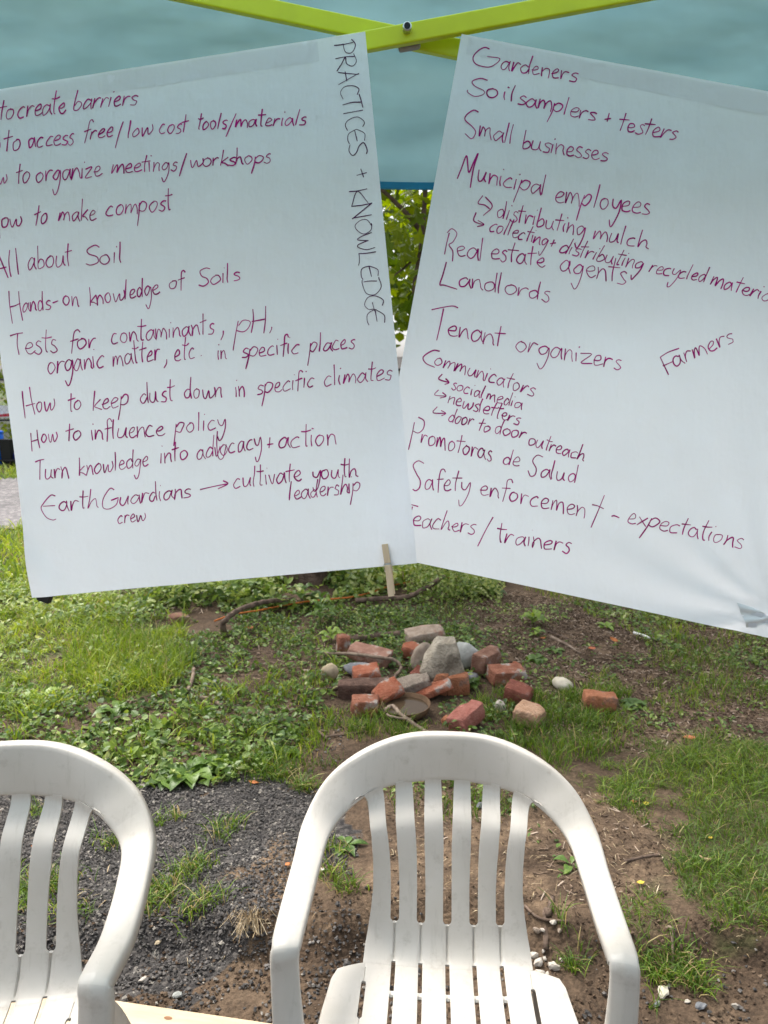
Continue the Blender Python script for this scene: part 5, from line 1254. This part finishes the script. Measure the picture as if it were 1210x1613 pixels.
def far_tree(x, y, hgt, rad, n, tint, label, size=(.16, .34), low=.25):
    t = thing('background_tree', label, 'tree', (x, y, 0), 'trees beyond the gravel path')
    V, F = tube_vf(spline([[0, 0, -.1], [.1, 0, hgt * .3], [0, .1, hgt * .8]], 6), np.linspace(.16, .05, 13), 9, .06); mesh('trunk', V, F, M['bark'], t, smooth=True)
    u = rng.normal(0, 1, (n, 3)); u /= np.linalg.norm(u, axis=1)[:, None]; rr = rng.random(n) ** .5
    P = u * rr[:, None] * [rad, rad * .8, hgt * (1 - low) / 2] + [0, 0, hgt * (1 + low) / 2]
    k = fbm(P[:, 0] * .7 + x, P[:, 2] * .7 + P[:, 1] * .5, 1.6) > .36; P = P[k]
    L = Leaves(); L.add(P, rng.uniform(*size, len(P)), tint + rng.normal(0, .2, len(P)), .7, 1.5); L.build('crown', 'crown', t)
for a in [(-9.5, 17, 6.5, 3.2, 2600, .8, 'yellow green tree behind the fence at far left'), (-4.5, 19, 7.5, 3.0, 2400, .55, 'mid green tree behind the fence, hidden by the left sheet'), (-.8, 21, 8, 2.6, 2400, .6, 'tall pale tree behind the shed, left one'),
          (2.4, 18.5, 7, 2.6, 2400, .6, 'bushy tree right behind the pink shed'), (6.5, 19, 8, 3.4, 2400, .5, 'dark green tree far behind the right sheet'), (11, 16, 6.5, 3, 2000, .6, 'broad tree at far right beyond the path')]:
    far_tree(*a[:6], a[6])
def shrub(x, y, hgt, rad, n, tint, label):
    u = rng.normal(0, 1, (n, 3)); u[:, 2] = abs(u[:, 2]); u /= np.linalg.norm(u, axis=1)[:, None]
    P = u * (rng.random(n) ** .4)[:, None] * [rad, rad * .8, hgt]
    k = fbm(P[:, 0] * 2 + x, P[:, 2] * 2 + P[:, 1], 2) > .34
    L = Leaves(); L.add(P[k] + [0, 0, .03], rng.uniform(.07, .15, k.sum()), tint + rng.normal(0, .2, k.sum()), .7, 1.4)
    o = L.build('shrub', 'crown'); o.location = (x, y, 0); tag(o, label, 'shrub', 'shrubs along the fence')
for a in [(1.6, 14.6, 1.7, 1.0, 700, .7, 'low shrub before the shed at the right'), (.35, 13.2, 1.75, .7, 700, .95, 'bright young shrub in the narrow gap before the pink shed'), (4.6, 14.2, 1.9, 1.4, 900, .6, 'wide shrub beyond the path behind the right sheet'), (-5.4, 15.0, 2.3, 1.2, 800, .9, 'bright yellow green shrub looking over the fence top'), (-7.6, 15.2, 2.2, 1.3, 800, .9, 'rounded light green shrub behind the blue barrel')]:
    shrub(*a)

# ------------------------------------------------------------------ shed, fence and the things by it
shed = thing('garden_shed', 'dusty pink garden shed glimpsed in the gap between the two sheets', 'shed', (.55, 16.6, 0))
M['siding'] = mat_wood('shed_siding', (.36, .26, .24), (.46, .35, .32), (1, 1, 14)); M['roofing'] = plain('dark_shingle', (.07, .065, .065), .9)
mesh('wall', *box_vf(0, 0, .86, 2.6, 2.0, 1.72), M['siding'], shed)
V = np.array([[-1.45, -1.2, 1.70], [1.45, -1.2, 1.70], [1.45, 0, 1.95], [-1.45, 0, 1.95], [-1.45, 1.2, 1.70], [1.45, 1.2, 1.70], [-1.45, -1.2, 1.75], [1.45, -1.2, 1.75], [1.45, 0, 2.01], [-1.45, 0, 2.01], [-1.45, 1.2, 1.75], [1.45, 1.2, 1.75]])
mesh('roof', V, [[0, 3, 2, 1], [3, 4, 5, 2], [6, 7, 8, 9], [9, 8, 11, 10], [0, 1, 7, 6], [4, 10, 11, 5], [0, 6, 9, 3], [3, 9, 10, 4], [1, 2, 8, 7], [2, 5, 11, 8]], M['roofing'], shed)
dr = mesh('door', *box_vf(-.5, -1.012, .80, .8, .03, 1.56), M['siding'], shed); V, F = tube_vf([[-.2, -1.06, .9], [-.2, -1.06, 1.05]], .012, 8); mesh('handle', V, F, M['black'], dr)
YF = 14.1
fence = thing('chain_link_fence', 'black chain link fence beyond the gravel path at the left', 'fence', (-6, YF, 0))
M['fencemetal'] = plain('black_fence_metal', (.012, .012, .013), .5)
for k in range(5):
    V, F = tube_vf([[-6 + k * 2.72 - 1.0, 0, -.1], [-6 + k * 2.72 - 1.0, 0, 1.58]], .026, 10); mesh('post', V, F, M['fencemetal'], fence, smooth=True)
for z in (.07, .80, 1.53):
    V, F = tube_vf([[-7.0, 0, z], [3.9, 0, z]], .018, 8); mesh('rail', V, F, M['fencemetal'], fence, smooth=True)
vf = []
for k in range(-16, 118):
    x0 = -7.0 + k * .095
    for s in (1, -1):
        xa, xb, za, zb = x0, x0 + 1.46, (.07 if s > 0 else 1.53), (1.53 if s > 0 else .07)
        if xa < -7: t = (-7 - xa) / 1.46; za = za + (zb - za) * t; xa = -7
        if xb > 3.9: t = (3.9 - xa) / (xb - xa); zb = za + (zb - za) * t; xb = 3.9
        if xb - xa > .02: vf.append(tube_vf([[xa, .004 * s, za], [xb, .004 * s, zb]], .0026, 3, cap=False))
V, F = merge(*vf); M['wiregrey'] = plain('grey_fence_wire', (.35, .35, .35), .5, .4, .6); mesh('wire_mesh', V, F, M['wiregrey'], fence)
M['blue'] = plain('blue_barrel_plastic', (.012, .17, .85), .4, .4)
def at_px(px, Y): return at_depth(px, 700, Y)[0]
bx = at_px(-14, 13.75); ba = thing('blue_barrel', 'bright blue plastic barrel in front of the fence at the left edge', 'barrel', (bx, 13.75, 0))
prof = [(.001, 0), (.20, 0), (.215, .03), (.212, .18), (.222, .20), (.212, .22), (.212, .38), (.222, .40), (.212, .42), (.215, .56), (.195, .60), (.17, .60), (.17, .58), (.001, .58)]
V, F = lathe(prof, 32); mesh('barrel_body', V, F, M['blue'], ba, smooth=True)
V, F = lathe([(.001, .625), (.20, .625), (.218, .615), (.218, .585), (.20, .585)], 32); mesh('lid', V, F, M['blue'], ba, smooth=True)
def bin_(px, Y, w, h_, mat, label, nm):
    t = thing(nm, label, 'bin', (at_px(px, Y), Y, 0))
    V = np.array([[a * w / 2 * s, b * w / 2 * s, z] for z, s in ((0, .82), (h_, 1)) for a, b in ((-1, -1), (1, -1), (1, 1), (-1, 1))])
    bevel(mesh('bin_body', V, [[3, 2, 1, 0], [4, 5, 6, 7], [0, 1, 5, 4], [1, 2, 6, 5], [2, 3, 7, 6], [3, 0, 4, 7]], M[mat], t), .01, 2)
    bevel(mesh('rim', *box_vf(0, 0, h_ + .012, w * 1.08, w * 1.08, .03), M[mat], t), .006, 2)
bin_(11.5, 13.7, .20, .46, 'black', 'narrow black bin standing right of the blue barrel', 'black_bin')
M['navy'] = plain('navy_tarp', (.012, .025, .16), .6)
o = mesh('tarp_bundle', *rough_box(.34, .22, .16, jit=.012, r=.05), M['navy'], smooth=True); o.location = (at_px(27, 13.8), 13.8, .16); tag(o, 'small navy blue tarp bundle by the fence beside the black bin', 'tarp')
o = bevel(mesh('wooden_pallet', *merge(*[box_vf(0, k * .12 - .24, .115, 1.1, .08, .02) for k in range(5)], *[box_vf(k * .5, 0, .05, .06, .56, .10) for k in (-1, 0, 1)]), M['black']), .002, 1); o.location = (at_px(40, 13.8), 13.8, 0); tag(o, 'dark pallet on the ground under the tarp bundle', 'pallet')
# red and white banner tied to the far side of the fence, pale wall beyond
M['bannerwhite'] = plain('banner_white', (.75, .75, .76), .6); M['bannerred'] = plain('banner_red', (.55, .01, .03), .6)
bn = thing('fence_banner', 'white banner with a red stripe tied to the fence above the black bin', 'banner', (at_px(8, YF + .06), YF + .06, 0))
P, F = cloth_grid(lambda u, v: np.stack([(u - .5) * .9, .01 * np.sin(9 * u), .84 + .22 * v], 1), 16, 5); mesh('banner_cloth', P, F, M['bannerwhite'], bn, smooth=True)
P, F = cloth_grid(lambda u, v: np.stack([(u - .5) * .52 + .12, .01 * np.sin(9 * (u * .58 + .34)) - .005, .855 + .02 * u + (.035 + .04 * u) * v], 1), 16, 3); mesh('red_stripe', P, F, M['bannerred'], bn, smooth=True)
M['palewall'] = speckled('pale_rendered_wall', (.62, .59, .55), (.72, .70, .66), 3, .85, .2, .2, .01)
wl2 = mesh('low_wall', *box_vf(-8.0, 15.9, .4, 7.0, .22, .8), M['palewall']); bevel(wl2, .01, 2); tag(wl2, 'low pale rendered wall standing behind the chain link fence', 'wall')
